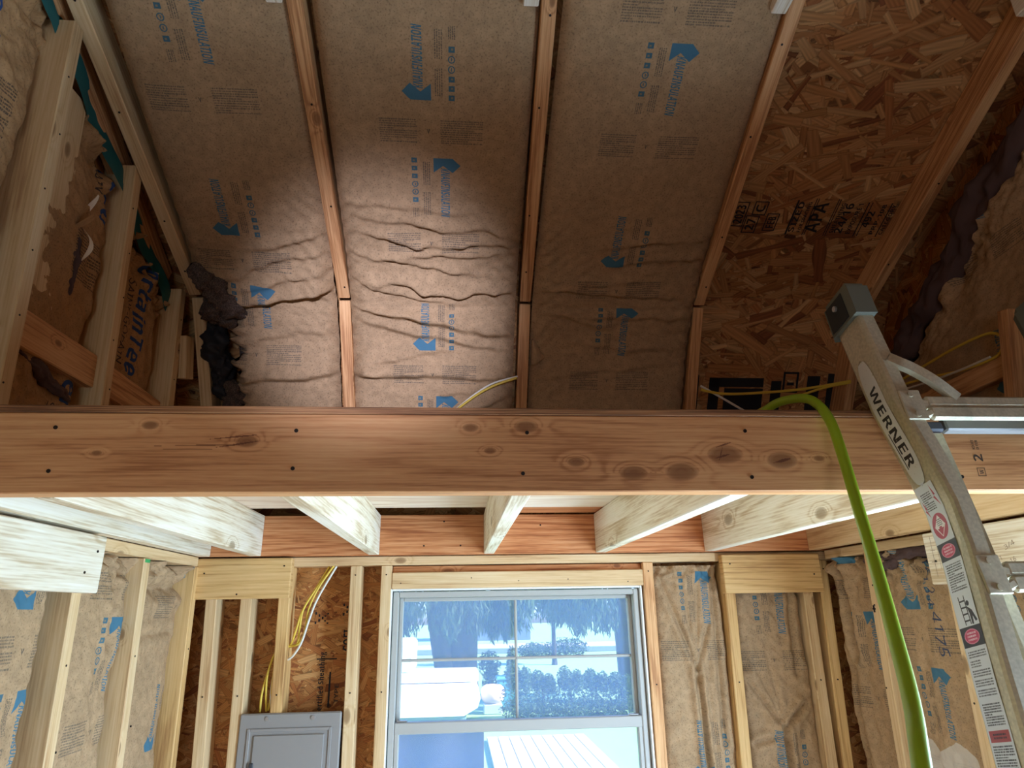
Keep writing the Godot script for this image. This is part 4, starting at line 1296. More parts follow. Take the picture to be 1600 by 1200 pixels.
func build_window() -> void:
	var w := Node3D.new()
	w.name = "window_1"
	add_child(w)
	w.position = Vector3(0.216, 1.32, -2.49)
	w.set_meta("kind", "structure")
	var o := w.position
	var bar := func(called: String, x0: float, x1: float, y0: float, y1: float, z0: float, z1: float, m: Material) -> MeshInstance3D:
		return obj(called, box_mesh(Vector3(x0, y0, z0) - o, Vector3(x1, y1, z1) - o, 0.003), m, w)
	var F := func(called: String, x0: float, x1: float, y0: float, y1: float, t: float, z0: float, z1: float, m: Material) -> void:
		var st := new_st()
		add_box(st, Vector3(x0, y0, z0) - o, Vector3(x0 + t, y1, z1) - o)
		add_box(st, Vector3(x1 - t, y0, z0) - o, Vector3(x1, y1, z1) - o)
		add_box(st, Vector3(x0 + t, y0, z0) - o, Vector3(x1 - t, y0 + t, z1) - o)
		add_box(st, Vector3(x0 + t, y1 - t, z0) - o, Vector3(x1 - t, y1, z1) - o)
		obj(called, st.commit(), m, w)
	F.call("reveal", -0.236, 0.670, 0.86, 1.781, 0.007, -2.53, -2.442, M.white)
	F.call("frame", -0.226, 0.660, 0.868, 1.771, 0.020, -2.535, -2.458, M.vinyl)
	F.call("upper_sash", -0.206, 0.641, 1.318, 1.752, 0.014, -2.525, -2.495, M.vinyl)
	F.call("lower_sash", -0.206, 0.641, 0.887, 1.340, 0.016, -2.490, -2.462, M.vinyl)
	bar.call("meeting_rail", -0.206, 0.641, 1.316, 1.352, -2.492, -2.460, M.vinyl)
	bar.call("muntin", -0.193, 0.628, 1.537, 1.547, -2.512, -2.500, M.vinyl)
	bar.call("muntin", 0.207, 0.217, 1.347, 1.739, -2.512, -2.500, M.vinyl)
	bar.call("latch", -0.200, -0.165, 1.3525, 1.357, -2.485, -2.470, M.screw)
	bar.call("latch", 0.598, 0.633, 1.3525, 1.357, -2.485, -2.470, M.screw)
	for q in [[-0.194, 0.212, 1.542, 1.740], [0.212, 0.629, 1.542, 1.740], [-0.194, 0.212, 1.33, 1.542], [0.212, 0.629, 1.33, 1.542]]:
		bar.call("pane", q[0], q[1], q[2], q[3], -2.5195, -2.5165, M.glass)
	bar.call("pane", -0.192, 0.627, 0.90, 1.326, -2.478, -2.475, M.glass)
	# dust on the outside of the glass lets through scattered blue daylight
	bar.call("dust_film", -0.193, 0.628, 1.332, 1.739, -2.5222, -2.5215, M.dust)
	bar.call("dust_film", -0.191, 0.626, 0.901, 1.325, -2.4792, -2.4785, M.dust)


func build_services() -> void:
	# breaker panel
	var p := thing("breaker_panel", "grey metal breaker panel between studs left of the window", "electrical panel", "", Vector3(-0.541, 0.72, -2.44))
	obj("cover", box_mesh(Vector3(-0.163, 0.0, -0.012), Vector3(0.163, 0.676, 0.006), 0.004), M.panel, p)
	obj("box", box_mesh(Vector3(-0.150, 0.01, -0.085), Vector3(0.150, 0.666, -0.013), 0.003), M.panel_dark, p)
	var st := new_st()
	for q in [[-0.135, -0.125, 0.05, 0.632], [0.125, 0.135, 0.05, 0.632], [-0.125, 0.125, 0.622, 0.632], [-0.125, 0.125, 0.05, 0.06]]:
		add_box(st, Vector3(q[0], q[2], 0.005), Vector3(q[1], q[3], 0.010), 0.002)
	obj("raised_rim", st.commit(), M.panel, p)
	obj("door", box_mesh(Vector3(-0.112, 0.07, 0.006), Vector3(0.112, 0.612, 0.012), 0.003), M.panel, p)
	obj("latch", box_mesh(Vector3(-0.117, 0.50, 0.012), Vector3(-0.104, 0.535, 0.018), 0.003), M.panel_dark, p)
	for x in [-0.075, 0.072]:
		var s2 := new_st()
		add_tube(s2, PackedVector3Array([Vector3(x, 0.660, 0.005), Vector3(x, 0.660, 0.0095)]), 0.0065, 12)
		obj("screw", s2.commit(), M.screw, p)
	# cables from the plate to the panel, through a hole in the stud
	var run := [Vector3(-0.458, 1.862, -2.47), Vector3(-0.505, 1.785, -2.462), Vector3(-0.540, 1.715, -2.462), Vector3(-0.553, 1.645, -2.468), Vector3(-0.568, 1.602, -2.480), Vector3(-0.604, 1.592, -2.486), Vector3(-0.628, 1.575, -2.472), Vector3(-0.640, 1.51, -2.464), Vector3(-0.644, 1.45, -2.464), Vector3(-0.646, 1.397, -2.47)]
	for k in 3:
		var pts := []
		for i in run.size():
			var q: Vector3 = run[i]
			pts.append(q + Vector3(0.011 * k + 0.006 * sin(i * 1.3 + k * 2.0), 0.002 * k, 0.003 * k + 0.003 * sin(i * 0.9 + k)))
		tag(obj("cable", tube_mesh(pts, 0.0036, 8), M.wire_yellow), ["yellow cable farthest left in the bundle above the breaker panel", "yellow cable in the middle of the bundle above the breaker panel", "yellow cable next to the white one above the breaker panel"][k], "cable", "yellow cables above the breaker panel")
	var wp := [Vector3(-0.432, 1.862, -2.462), Vector3(-0.487, 1.755, -2.452), Vector3(-0.512, 1.68, -2.452), Vector3(-0.532, 1.61, -2.456), Vector3(-0.565, 1.563, -2.474), Vector3(-0.600, 1.548, -2.486), Vector3(-0.616, 1.52, -2.468), Vector3(-0.618, 1.45, -2.458), Vector3(-0.613, 1.397, -2.468)]
	tag(obj("cable", tube_mesh(wp, 0.0038, 8), M.wire_white), "white cable hanging beside the yellow ones above the breaker panel", "cable")
	# cables in the loft
	tag(obj("cable", tube_mesh([Vector3(0.197, 2.459, -2.105), Vector3(0.115, 2.432, -2.118), Vector3(0.05, 2.398, -2.135), Vector3(-0.03, 2.34, -2.16), Vector3(-0.12, 2.26, -2.19)], 0.0045, 8), M.wire_yellow), "yellow cable sloping down in front of the wrinkled batt to the loft deck", "cable")
	tag(obj("cable", tube_mesh([Vector3(0.20, 2.465, -2.108), Vector3(0.12, 2.444, -2.118), Vector3(0.06, 2.412, -2.133), Vector3(-0.01, 2.36, -2.155), Vector3(-0.11, 2.28, -2.185)], 0.0035, 8), M.wire_white), "white cable beside the sloping yellow one in front of the wrinkled batt", "cable")
	tag(obj("cable", tube_mesh([Vector3(0.855, 2.43, -2.13), Vector3(0.93, 2.418, -2.135), Vector3(1.037, 2.420, -2.135), Vector3(1.226, 2.435, -2.128), Vector3(1.405, 2.462, -2.11)], 0.005, 8), M.wire_yellow), "upper yellow cable crossing the black-stamped strand board at the eave", "cable")
	tag(obj("cable", tube_mesh([Vector3(1.405, 2.457, -2.112), Vector3(1.30, 2.437, -2.122), Vector3(1.18, 2.40, -2.14), Vector3(1.08, 2.37, -2.16), Vector3(0.98, 2.30, -2.19)], 0.0045, 8), M.wire_yellow), "lower yellow cable drooping from the rightmost eave rafter behind the hose", "cable")
	tag(obj("cable", tube_mesh([Vector3(0.855, 2.445, -2.13), Vector3(0.93, 2.405, -2.14), Vector3(1.0, 2.37, -2.155), Vector3(1.08, 2.33, -2.17)], 0.004, 8), M.wire_white), "pale cable end sloping down before the black-stamped strand board", "cable")
	tag(obj("cable", tube_mesh([Vector3(1.462, 2.40, -1.96), Vector3(1.46, 2.408, -1.80), Vector3(1.46, 2.412, -1.68), Vector3(1.46, 2.406, -1.56), Vector3(1.46, 2.384, -1.515), Vector3(1.46, 2.357, -1.512), Vector3(1.46, 2.333, -1.55), Vector3(1.46, 2.342, -1.68), Vector3(1.46, 2.367, -1.81), Vector3(1.462, 2.39, -1.96)], 0.0042, 8), M.wire_yellow), "looped yellow cable hanging on the right gable above the ladder brace", "cable")
	tag(obj("cable", tube_mesh([Vector3(1.462, 2.372, -1.96), Vector3(1.458, 2.352, -1.80), Vector3(1.456, 2.342, -1.68), Vector3(1.456, 2.338, -1.56)], 0.0036, 8), M.wire_white), "white cable under the looped yellow one on the right gable", "cable")
	# the hose
	var h := thing("air_hose", "lime green air hose draped over the loft edge and hanging in front of the beam", "hose", "", Vector3(0.68, 2.07, -1.2))
	var hp := [Vector3(0.66, 2.062, -1.62), Vector3(0.668, 2.085, -1.46), Vector3(0.682, 2.114, -1.33), Vector3(0.692, 2.109, -1.25), Vector3(0.691, 2.081, -1.17), Vector3(0.677, 2.022, -1.10), Vector3(0.665, 1.941, -1.06), Vector3(0.636, 1.85, -1.0), Vector3(0.6, 1.765, -0.93), Vector3(0.538, 1.658, -0.82), Vector3(0.496, 1.597, -0.75), Vector3(0.447, 1.548, -0.68), Vector3(0.36, 1.40, -0.56), Vector3(0.3, 1.0, -0.48), Vector3(0.27, 0.4, -0.45), Vector3(0.35, 0.03, -0.4), Vector3(0.6, 0.012, -0.3)]
	for i in hp.size(): hp[i] -= h.position
	obj("tube", tube_mesh(hp, 0.0092, 16), M.hose, h)


# ---------------------------------------------------------------- the ladder
const RIDGE := [[2.268, 0.757, -1.088], [2.052, 0.770, -1.041], [1.943, 0.789, -1.017], [1.859, 0.799, -0.998], [1.787, 0.796, -0.982], [1.720, 0.787, -0.967], [1.599, 0.772, -0.941], [1.493, 0.760, -0.918], [0.9, 0.735, -0.788], [0.03, 0.71, -0.597]]
const LF := Vector3(0.0, 0.2149, 0.9766)    # the ladder's face towards the camera
const LA := Vector3(0.0, 0.9766, -0.2149)   # up along the ladder

func rail_at(y: float) -> Vector3:
	for i in RIDGE.size() - 1:
		if y <= RIDGE[i][0] and y >= RIDGE[i + 1][0]:
			var t: float = (RIDGE[i][0] - y) / (RIDGE[i][0] - RIDGE[i + 1][0])
			return Vector3(lerpf(RIDGE[i][1], RIDGE[i + 1][1], t), y, lerpf(RIDGE[i][2], RIDGE[i + 1][2], t))
	return Vector3(RIDGE[0][1], y, RIDGE[0][2])

func channel_mesh(nodes: Array, depth: float, flange: float, side: float) -> ArrayMesh:
	# web along -LF, flanges along +x (side 1) or -x (side -1), with rounded outer corners
	var th := 0.003
	var r := 0.008
	var pf := [Vector2(flange, 0), Vector2(r, 0), Vector2(r * 0.3, -r * 0.3), Vector2(0, -r), Vector2(0, -depth + r), Vector2(r * 0.3, -depth + r * 0.3), Vector2(r, -depth), Vector2(flange, -depth), Vector2(flange, -depth + th), Vector2(th + r, -depth + th), Vector2(th, -depth + r + th), Vector2(th, -r - th), Vector2(th + r, -th), Vector2(flange, -th)]
	var st := new_st()
	for i in nodes.size() - 1:
		for k in pf.size():
			var p: Vector2 = pf[k]
			var q: Vector2 = pf[(k + 1) % pf.size()]
			var A: Vector3 = nodes[i] + Vector3(p.x * side, 0, 0) + LF * p.y
			var B: Vector3 = nodes[i] + Vector3(q.x * side, 0, 0) + LF * q.y
			var C: Vector3 = nodes[i + 1] + Vector3(q.x * side, 0, 0) + LF * q.y
			var D: Vector3 = nodes[i + 1] + Vector3(p.x * side, 0, 0) + LF * p.y
			var d := q - p
			var n := (Vector3(-d.y * side, 0, 0) + LF * d.x)
			if k < 7: n = -n if n.dot(Vector3(-side * 0.5, 0, 0) + LF * (p.y + q.y + depth)) < 0 else n
			else: n = -n if n.dot(Vector3(-side * 0.5, 0, 0) + LF * (p.y + q.y + depth)) > 0 else n
			poly(st, [A, B, C, D], [Vector2.ZERO, Vector2.RIGHT, Vector2.ONE, Vector2.DOWN], n.normalized())
	for e in [0, nodes.size() - 1]:
		for q in [[0, 1, 12, 13], [1, 3, 11, 12], [3, 4, 10, 11], [4, 6, 9, 10], [6, 7, 8, 9]]:
			var ps := []
			for k in q: ps.append(nodes[e] + Vector3(pf[k].x * side, 0, 0) + LF * pf[k].y)
			poly(st, ps, [Vector2.ZERO, Vector2.RIGHT, Vector2.ONE, Vector2.DOWN], LA if e == 0 else -LA)
	return st.commit()

# a sticker lying on the outside of the rail's web, between two heights
func sticker(called: String, y1: float, y0: float, f0: float, f1: float, mat: Material, parent: Node3D, round_ends := false) -> void:
	var inv := parent.transform.affine_inverse()
	obj(called, grid_mesh(40, 4, func(i: int, j: int) -> Array:
		var y := lerpf(y1, y0, i / 39.0)
		var f := lerpf(f0, f1, j / 3.0)
		if round_ends: f = lerpf((f0 + f1) * 0.5, f, sqrt(maxf(0.0, 1.0 - pow(absf(i / 19.5 - 1.0), 5.0))))
		return [inv * (rail_at(y) + Vector3(-0.0009 - 0.0004 * sin(y * 60.0), 0, 0) + LF * f), Vector2(j / 3.0, i / 39.0)], Vector3(-1, 0, 0)), mat, parent)

func build_ladder() -> void:
	var lad := thing("ladder", "aluminium ladder with stickered rail leaning on the loft beam at the right", "ladder", "", Vector3(0.9, 0.0, -0.6))
	var o := lad.position
	var nodes := []
	for q in RIDGE: nodes.append(Vector3(q[1], q[0], q[2]) - o)
	obj("rail", channel_mesh(nodes, 0.078, 0.030, 1.0), M.alu, lad)
	var other := []
	for q in RIDGE: other.append(Vector3(1.96 - q[1], q[0], q[2]) - o)
	obj("rail", channel_mesh(other, 0.078, 0.030, -1.0), M.alu, lad)
	# rear section: narrower rails nested behind
	var rear := []
	for q in [[1.992, 0.850, -1.078], [1.81, 0.853, -1.038], [1.60, 0.850, -0.99], [1.40, 0.842, -0.947], [0.03, 0.80, -0.65]]: rear.append(Vector3(q[1], q[0], q[2] - 0.004) - o)
	obj("rear_rail", channel_mesh(rear, 0.046, 0.026, 1.0), M.alu, lad)
	var cap := new_st()
	add_board(cap, 0.036, 0.02, 0.056, 0.004, Vector2.ZERO, Transform3D(Basis(Vector3.RIGHT, LA, LF * 1.0), rear[0] + Vector3(0.012, 0, 0) - LF * 0.022 + LA * 0.012))
	obj("rail_cap", cap.commit(), M.plastic_dark, lad)
	cap = new_st()
	add_board(cap, 0.33, 0.026, 0.02, 0.003, Vector2.ZERO, Transform3D(Basis(Vector3.RIGHT, LA, LF), Vector3(1.05, 2.008, -1.09) - o))
	obj("rear_rung", cap.commit(), M.alu_dark, lad)
	# rubber boots over the rail tops
	for k in 2:
		var base: Vector3 = nodes[0] if k == 0 else other[0]
		var sg := 1.0 if k == 0 else -1.0
		var st := new_st()
		var prof := [Vector2(-0.006, 0.010), Vector2(0.037, 0.010), Vector2(0.037, -0.070), Vector2(0.026, -0.088), Vector2(0.004, -0.092), Vector2(-0.006, -0.078)]
		var ps := []
		for p in prof: ps.append(base + Vector3(p.x * sg, 0, 0) + LF * p.y - LA * 0.045)
		add_prism(st, ps, LA * 0.066)
		var tp := []
		for p in prof: tp.append(base + Vector3((0.015 + (p.x - 0.015) * 0.86) * sg, 0, 0) + LF * (-0.04 + (p.y + 0.04) * 0.86) + LA * 0.0211)
		add_prism(st, tp, LA * 0.010)
		var boot := obj("rubber_boot", st.commit(), M.rubber, lad)
		var s2 := new_st()
		add_prism(s2, [base + Vector3(-0.0068 * sg, 0, 0) - LF * 0.012 - LA * 0.04, base + Vector3(-0.0068 * sg, 0, 0) - LF * 0.072 - LA * 0.04, base + Vector3(-0.0068 * sg, 0, 0) - LF * 0.072 + LA * 0.018, base + Vector3(-0.0068 * sg, 0, 0) - LF * 0.012 + LA * 0.018], Vector3(-0.0012 * sg, 0, 0))
		obj("worn_side", s2.commit(), M.rubber_dark, boot)
		s2 = new_st()
		add_tube(s2, PackedVector3Array([base + Vector3(-0.008 * sg, 0, 0) - LF * 0.04, base + Vector3(-0.012 * sg, 0, 0) - LF * 0.04]), 0.006, 10)
		obj("rivet", s2.commit(), M.screw, boot)
	# steps
	var ys := [2.030, 1.740, 1.455, 1.17, 0.885, 0.60, 0.315]
	for k in ys.size():
		var y: float = ys[k]
		var c := rail_at(y) - o
		var st := new_st()
		var x0 := c.x + 0.052
		var x1 := 1.96 - (c.x + o.x) - o.x - 0.052
		var B := Basis(Vector3.RIGHT, LA, LF)
		var mid := Vector3((x0 + x1) * 0.5, c.y, c.z)
		add_board(st, x1 - x0, 0.022, 0.052, 0.004, Vector2.ZERO, Transform3D(B, mid + LA * 0.010 - LF * 0.026))
		add_board(st, x1 - x0, 0.024, 0.012, 0.003, Vector2.ZERO, Transform3D(B, mid - LA * 0.014 - LF * 0.004))
		# the flared ends of the step, down to the rail
		for e in [[x0, -1.0], [x1, 1.0]]:
			add_board(st, 0.03, 0.017, 0.040, 0.004, Vector2.ZERO, Transform3D(B * Basis(Vector3.BACK, 0.22 * e[1]), Vector3(e[0] + 0.010 * e[1], mid.y, mid.z) + LA * 0.007 - LF * 0.020))
			add_board(st, 0.03, 0.014, 0.012, 0.003, Vector2.ZERO, Transform3D(B * Basis(Vector3.BACK, -0.4 * e[1]), Vector3(e[0] + 0.010 * e[1], mid.y, mid.z) - LA * 0.018 - LF * 0.004))
		var step := obj("step", st.commit(), M.alu, lad)
		for e in [c.x + 0.022, 1.96 - (c.x + o.x) - o.x - 0.022]:
			var s2 := new_st()
			add_board(s2, 0.040, 0.060, 0.004, 0.0018, Vector2.ZERO, Transform3D(B, Vector3(e, c.y, c.z) + LF * 0.0024))
			obj("bracket", s2.commit(), M.alu, step)
			for dy in [-0.020, 0.020]:
				s2 = new_st()
				var p: Vector3 = Vector3(e, c.y, c.z) + LA * dy + LF * 0.004
				add_tube(s2, PackedVector3Array([p, p + LF * 0.003]), 0.0055, 10)
				obj("rivet", s2.commit(), M.alu, step)
	# brace from rail to top step
	for sg in [0, 1]:
		var ctl := []
		for q in [[0.786, 2.128, -1.060], [0.802, 2.116, -1.054], [0.824, 2.104, -1.052], [0.855, 2.078, -1.046], [0.890, 2.046, -1.046]]:
			var x: float = q[0] if sg == 0 else 1.96 - q[0]
			ctl.append(Vector3(x, q[1], q[2]) - o)
		var pts := smooth_path(ctl, 0.008)
		var st := new_st()
		add_bar(st, pts, LF, 0.020, 0.012)
		obj("brace", st.commit(), M.alu, lad)
	# stickers
	var wl := Canvas.new(128, 512)
	for k in 128 * 512:
		wl.px[k * 3] = 206
		wl.px[k * 3 + 1] = 206
		wl.px[k * 3 + 2] = 204
	write(wl, "WERNER", Vector2(30, 120), Vector2(0, 1), Vector2(1, 0), 318, 66, Color8(26, 26, 30), 0.97)
	rect(wl, Vector2(16, 300), Vector2(0, 1), Vector2(1, 0), Vector2(0, 0), Vector2(140, 7), Color8(26, 26, 30), 0.9)
	for n in 60:
		var p := Vector2(rng.randf() * 128, rng.randf() * 512)
		rect(wl, p, Vector2(1, 0), Vector2(0, 1), Vector2.ZERO, Vector2(rng.randf_range(1, 8), rng.randf_range(1, 6)), Color8(168, 164, 152), 0.6)
	var wm := StandardMaterial3D.new()
	wm.albedo_texture = wl.texture()
	wm.roughness = 0.5
	sticker("maker_label", 2.150, 1.900, -0.066, -0.026, wm, lad, true)
	var cv := Canvas.new(128, 1536)
	for k in 128 * 1536:
		cv.px[k * 3] = 214
		cv.px[k * 3 + 1] = 220
		cv.px[k * 3 + 2] = 228
	var X := Vector2(1, 0)
	var Y := Vector2(0, -1)
	var black := Color8(32, 30, 34)
	var red := Color8(176, 52, 76)
	fine_print(cv, Vector2(20, 40), X, Y, 66, 9, 9.0, black, 0.9)
	cv.shape([Vector2(98, 10), Vector2(112, 60), Vector2(102, 58), Vector2(118, 110), Vector2(92, 66), Vector2(101, 66)], red, 0.95)
	cv.shape([Vector2(10, 60), Vector2(22, 100), Vector2(14, 98), Vector2(26, 140), Vector2(4, 104), Vector2(11, 104)], red, 0.95)
	var oval := func(at: Vector2, rx: float, ry: float, c: Color) -> void:
		var ps := []
		for k in 24: ps.append(at + Vector2(cos(TAU * k / 24) * rx, sin(TAU * k / 24) * ry))
		cv.shape(ps, c, 0.97)
	oval.call(Vector2(64, 186), 50, 56, red)
	cv.shape([Vector2(64, 138), Vector2(100, 186), Vector2(64, 234), Vector2(28, 186)], Color8(236, 232, 232), 0.97)
	cv.shape([Vector2(64, 228), Vector2(42, 196), Vector2(55, 196), Vector2(55, 188), Vector2(73, 188), Vector2(73, 196), Vector2(86, 196)], red, 0.97)
	fine_print(cv, Vector2(48, 160), X, Y, 34, 4, 8.0, black, 0.9)
	for y in [256.0, 596.0, 1290.0]:
		rect(cv, Vector2(0, y + 74), X, Y, Vector2.ZERO, Vector2(128, 74), black, 0.95)
		oval.call(Vector2(62, y + 37), 46, 28, Color8(226, 130, 156))
		oval.call(Vector2(62, y + 37), 41, 24, Color8(196, 62, 98))
		fine_print(cv, Vector2(34, y + 28), X, Y, 56, 3, 12.0, Color8(240, 226, 232), 0.9)
	fine_print(cv, Vector2(14, 352), X, Y, 100, 12, 9.5, black, 0.9)
	# figure falling from a ladder
	for q in [[40, 480, 48, 590], [74, 480, 80, 590], [40, 500, 76, 500], [42, 525, 78, 525], [44, 550, 79, 550], [46, 575, 80, 575]]:
		var a := Vector2(q[0], q[1])
		var b := Vector2(q[2], q[3])
		var n := (b - a).normalized().orthogonal() * 2.5
		cv.shape([a + n, b + n, b - n, a - n], black, 0.95)
	cv.shape([Vector2(76, 520), Vector2(104, 540), Vector2(122, 580), Vector2(110, 584), Vector2(100, 560), Vector2(96, 592), Vector2(86, 590), Vector2(86, 548)], black, 0.95)
	oval.call(Vector2(88, 512), 10, 10, black)
	for k in 5: fine_print(cv, Vector2(12, 690 + k * 34), X, Y, 104 if k != 1 else 60, 3, 9.0, black, 0.75)
	fine_print(cv, Vector2(14, 874), X, Y, 100, 9, 8.5, black, 0.9)
	rect(cv, Vector2(8, 996), X, Y, Vector2.ZERO, Vector2(110, 38), Color8(170, 60, 58), 0.95)
	fine_print(cv, Vector2(28, 974), X, Y, 70, 2, 11.0, black, 0.9)
	fine_print(cv, Vector2(10, 1012), X, Y, 108, 31, 8.6, black, 0.9)
	fine_print(cv, Vector2(10, 1376), X, Y, 108, 18, 8.6, black, 0.8)
	var cm := StandardMaterial3D.new()
	cm.albedo_texture = cv.texture()
	cm.roughness = 0.4
	sticker("warning_label", 1.902, 1.32, -0.070, -0.024, cm, lad)


# ---------------------------------------------------------------- outside the window
const GY := -0.35
func leaf_cloud(called: String, parent: Node3D, blobs: Array, count: int, size: float, mat: Material, droop := 0.0) -> void:
	# blobs: [centre, radii]; one small folded leaf shape, many copies
	var lm := new_st()
	var v := [Vector3(0, 0.5, 0), Vector3(0.22, 0, 0.06), Vector3(0, -0.5, 0), Vector3(-0.22, 0, 0.06), Vector3(0, 0, -0.07)]
	for t in [[0, 1, 4], [1, 2, 4], [2, 3, 4], [3, 0, 4], [0, 3, 1], [1, 3, 2]]:
		var n: Vector3 = (v[t[1]] - v[t[0]]).cross(v[t[2]] - v[t[0]])
		var mid: Vector3 = v[t[0]] + v[t[1]] + v[t[2]]
		poly(lm, [v[t[0]], v[t[1]], v[t[2]]], [Vector2.ZERO, Vector2.ZERO, Vector2.ZERO], (n if n.dot(mid) > 0 else -n).normalized())
	var mm := MultiMesh.new()
	mm.transform_format = MultiMesh.TRANSFORM_3D
	mm.mesh = lm.commit()
	mm.instance_count = count
	for i in count:
		var b: Array = blobs[rng.randi() % blobs.size()]
		var d := Vector3(rng.randfn(), rng.randfn(), rng.randfn()).normalized() * pow(rng.randf(), 0.45)
		var p: Vector3 = b[0] + d * b[1]
		var bs := Basis.from_euler(Vector3(rng.randf() * TAU, rng.randf() * TAU, rng.randf() * TAU))
		if droop > 0.0:
			bs = Basis.from_euler(Vector3(rng.randfn() * 0.3, rng.randf() * TAU, rng.randfn() * 0.3)).scaled_local(Vector3(0.8, 1.0 + droop, 0.8))
		mm.set_instance_transform(i, Transform3D(bs.scaled(Vector3.ONE * size * rng.randf_range(0.7, 1.3)), p))
	var o := MultiMeshInstance3D.new()
	o.name = called
	o.multimesh = mm
	o.material_override = mat
	o.set_meta("kind", "stuff")
	parent.add_child(o)

func trunk_mesh(pts: Array, r0: float, r1: float) -> ArrayMesh:
	var path := smooth_path(pts, 0.25)
	var n := path.size()
	return grid_mesh(n, 15, func(i: int, j: int) -> Array:
		var t := float(i) / (n - 1)
		var a := TAU * j / 14.0
		var r := lerpf(r0, r1, t) * (1.0 + 0.35 * exp(-t * 14.0)) * (1.0 + 0.08 * sin(a * 5.0 + t * 6.0))
		return [path[i] + Vector3(cos(a), 0, sin(a)) * r, Vector2(j / 14.0, t)], Vector3.ZERO)

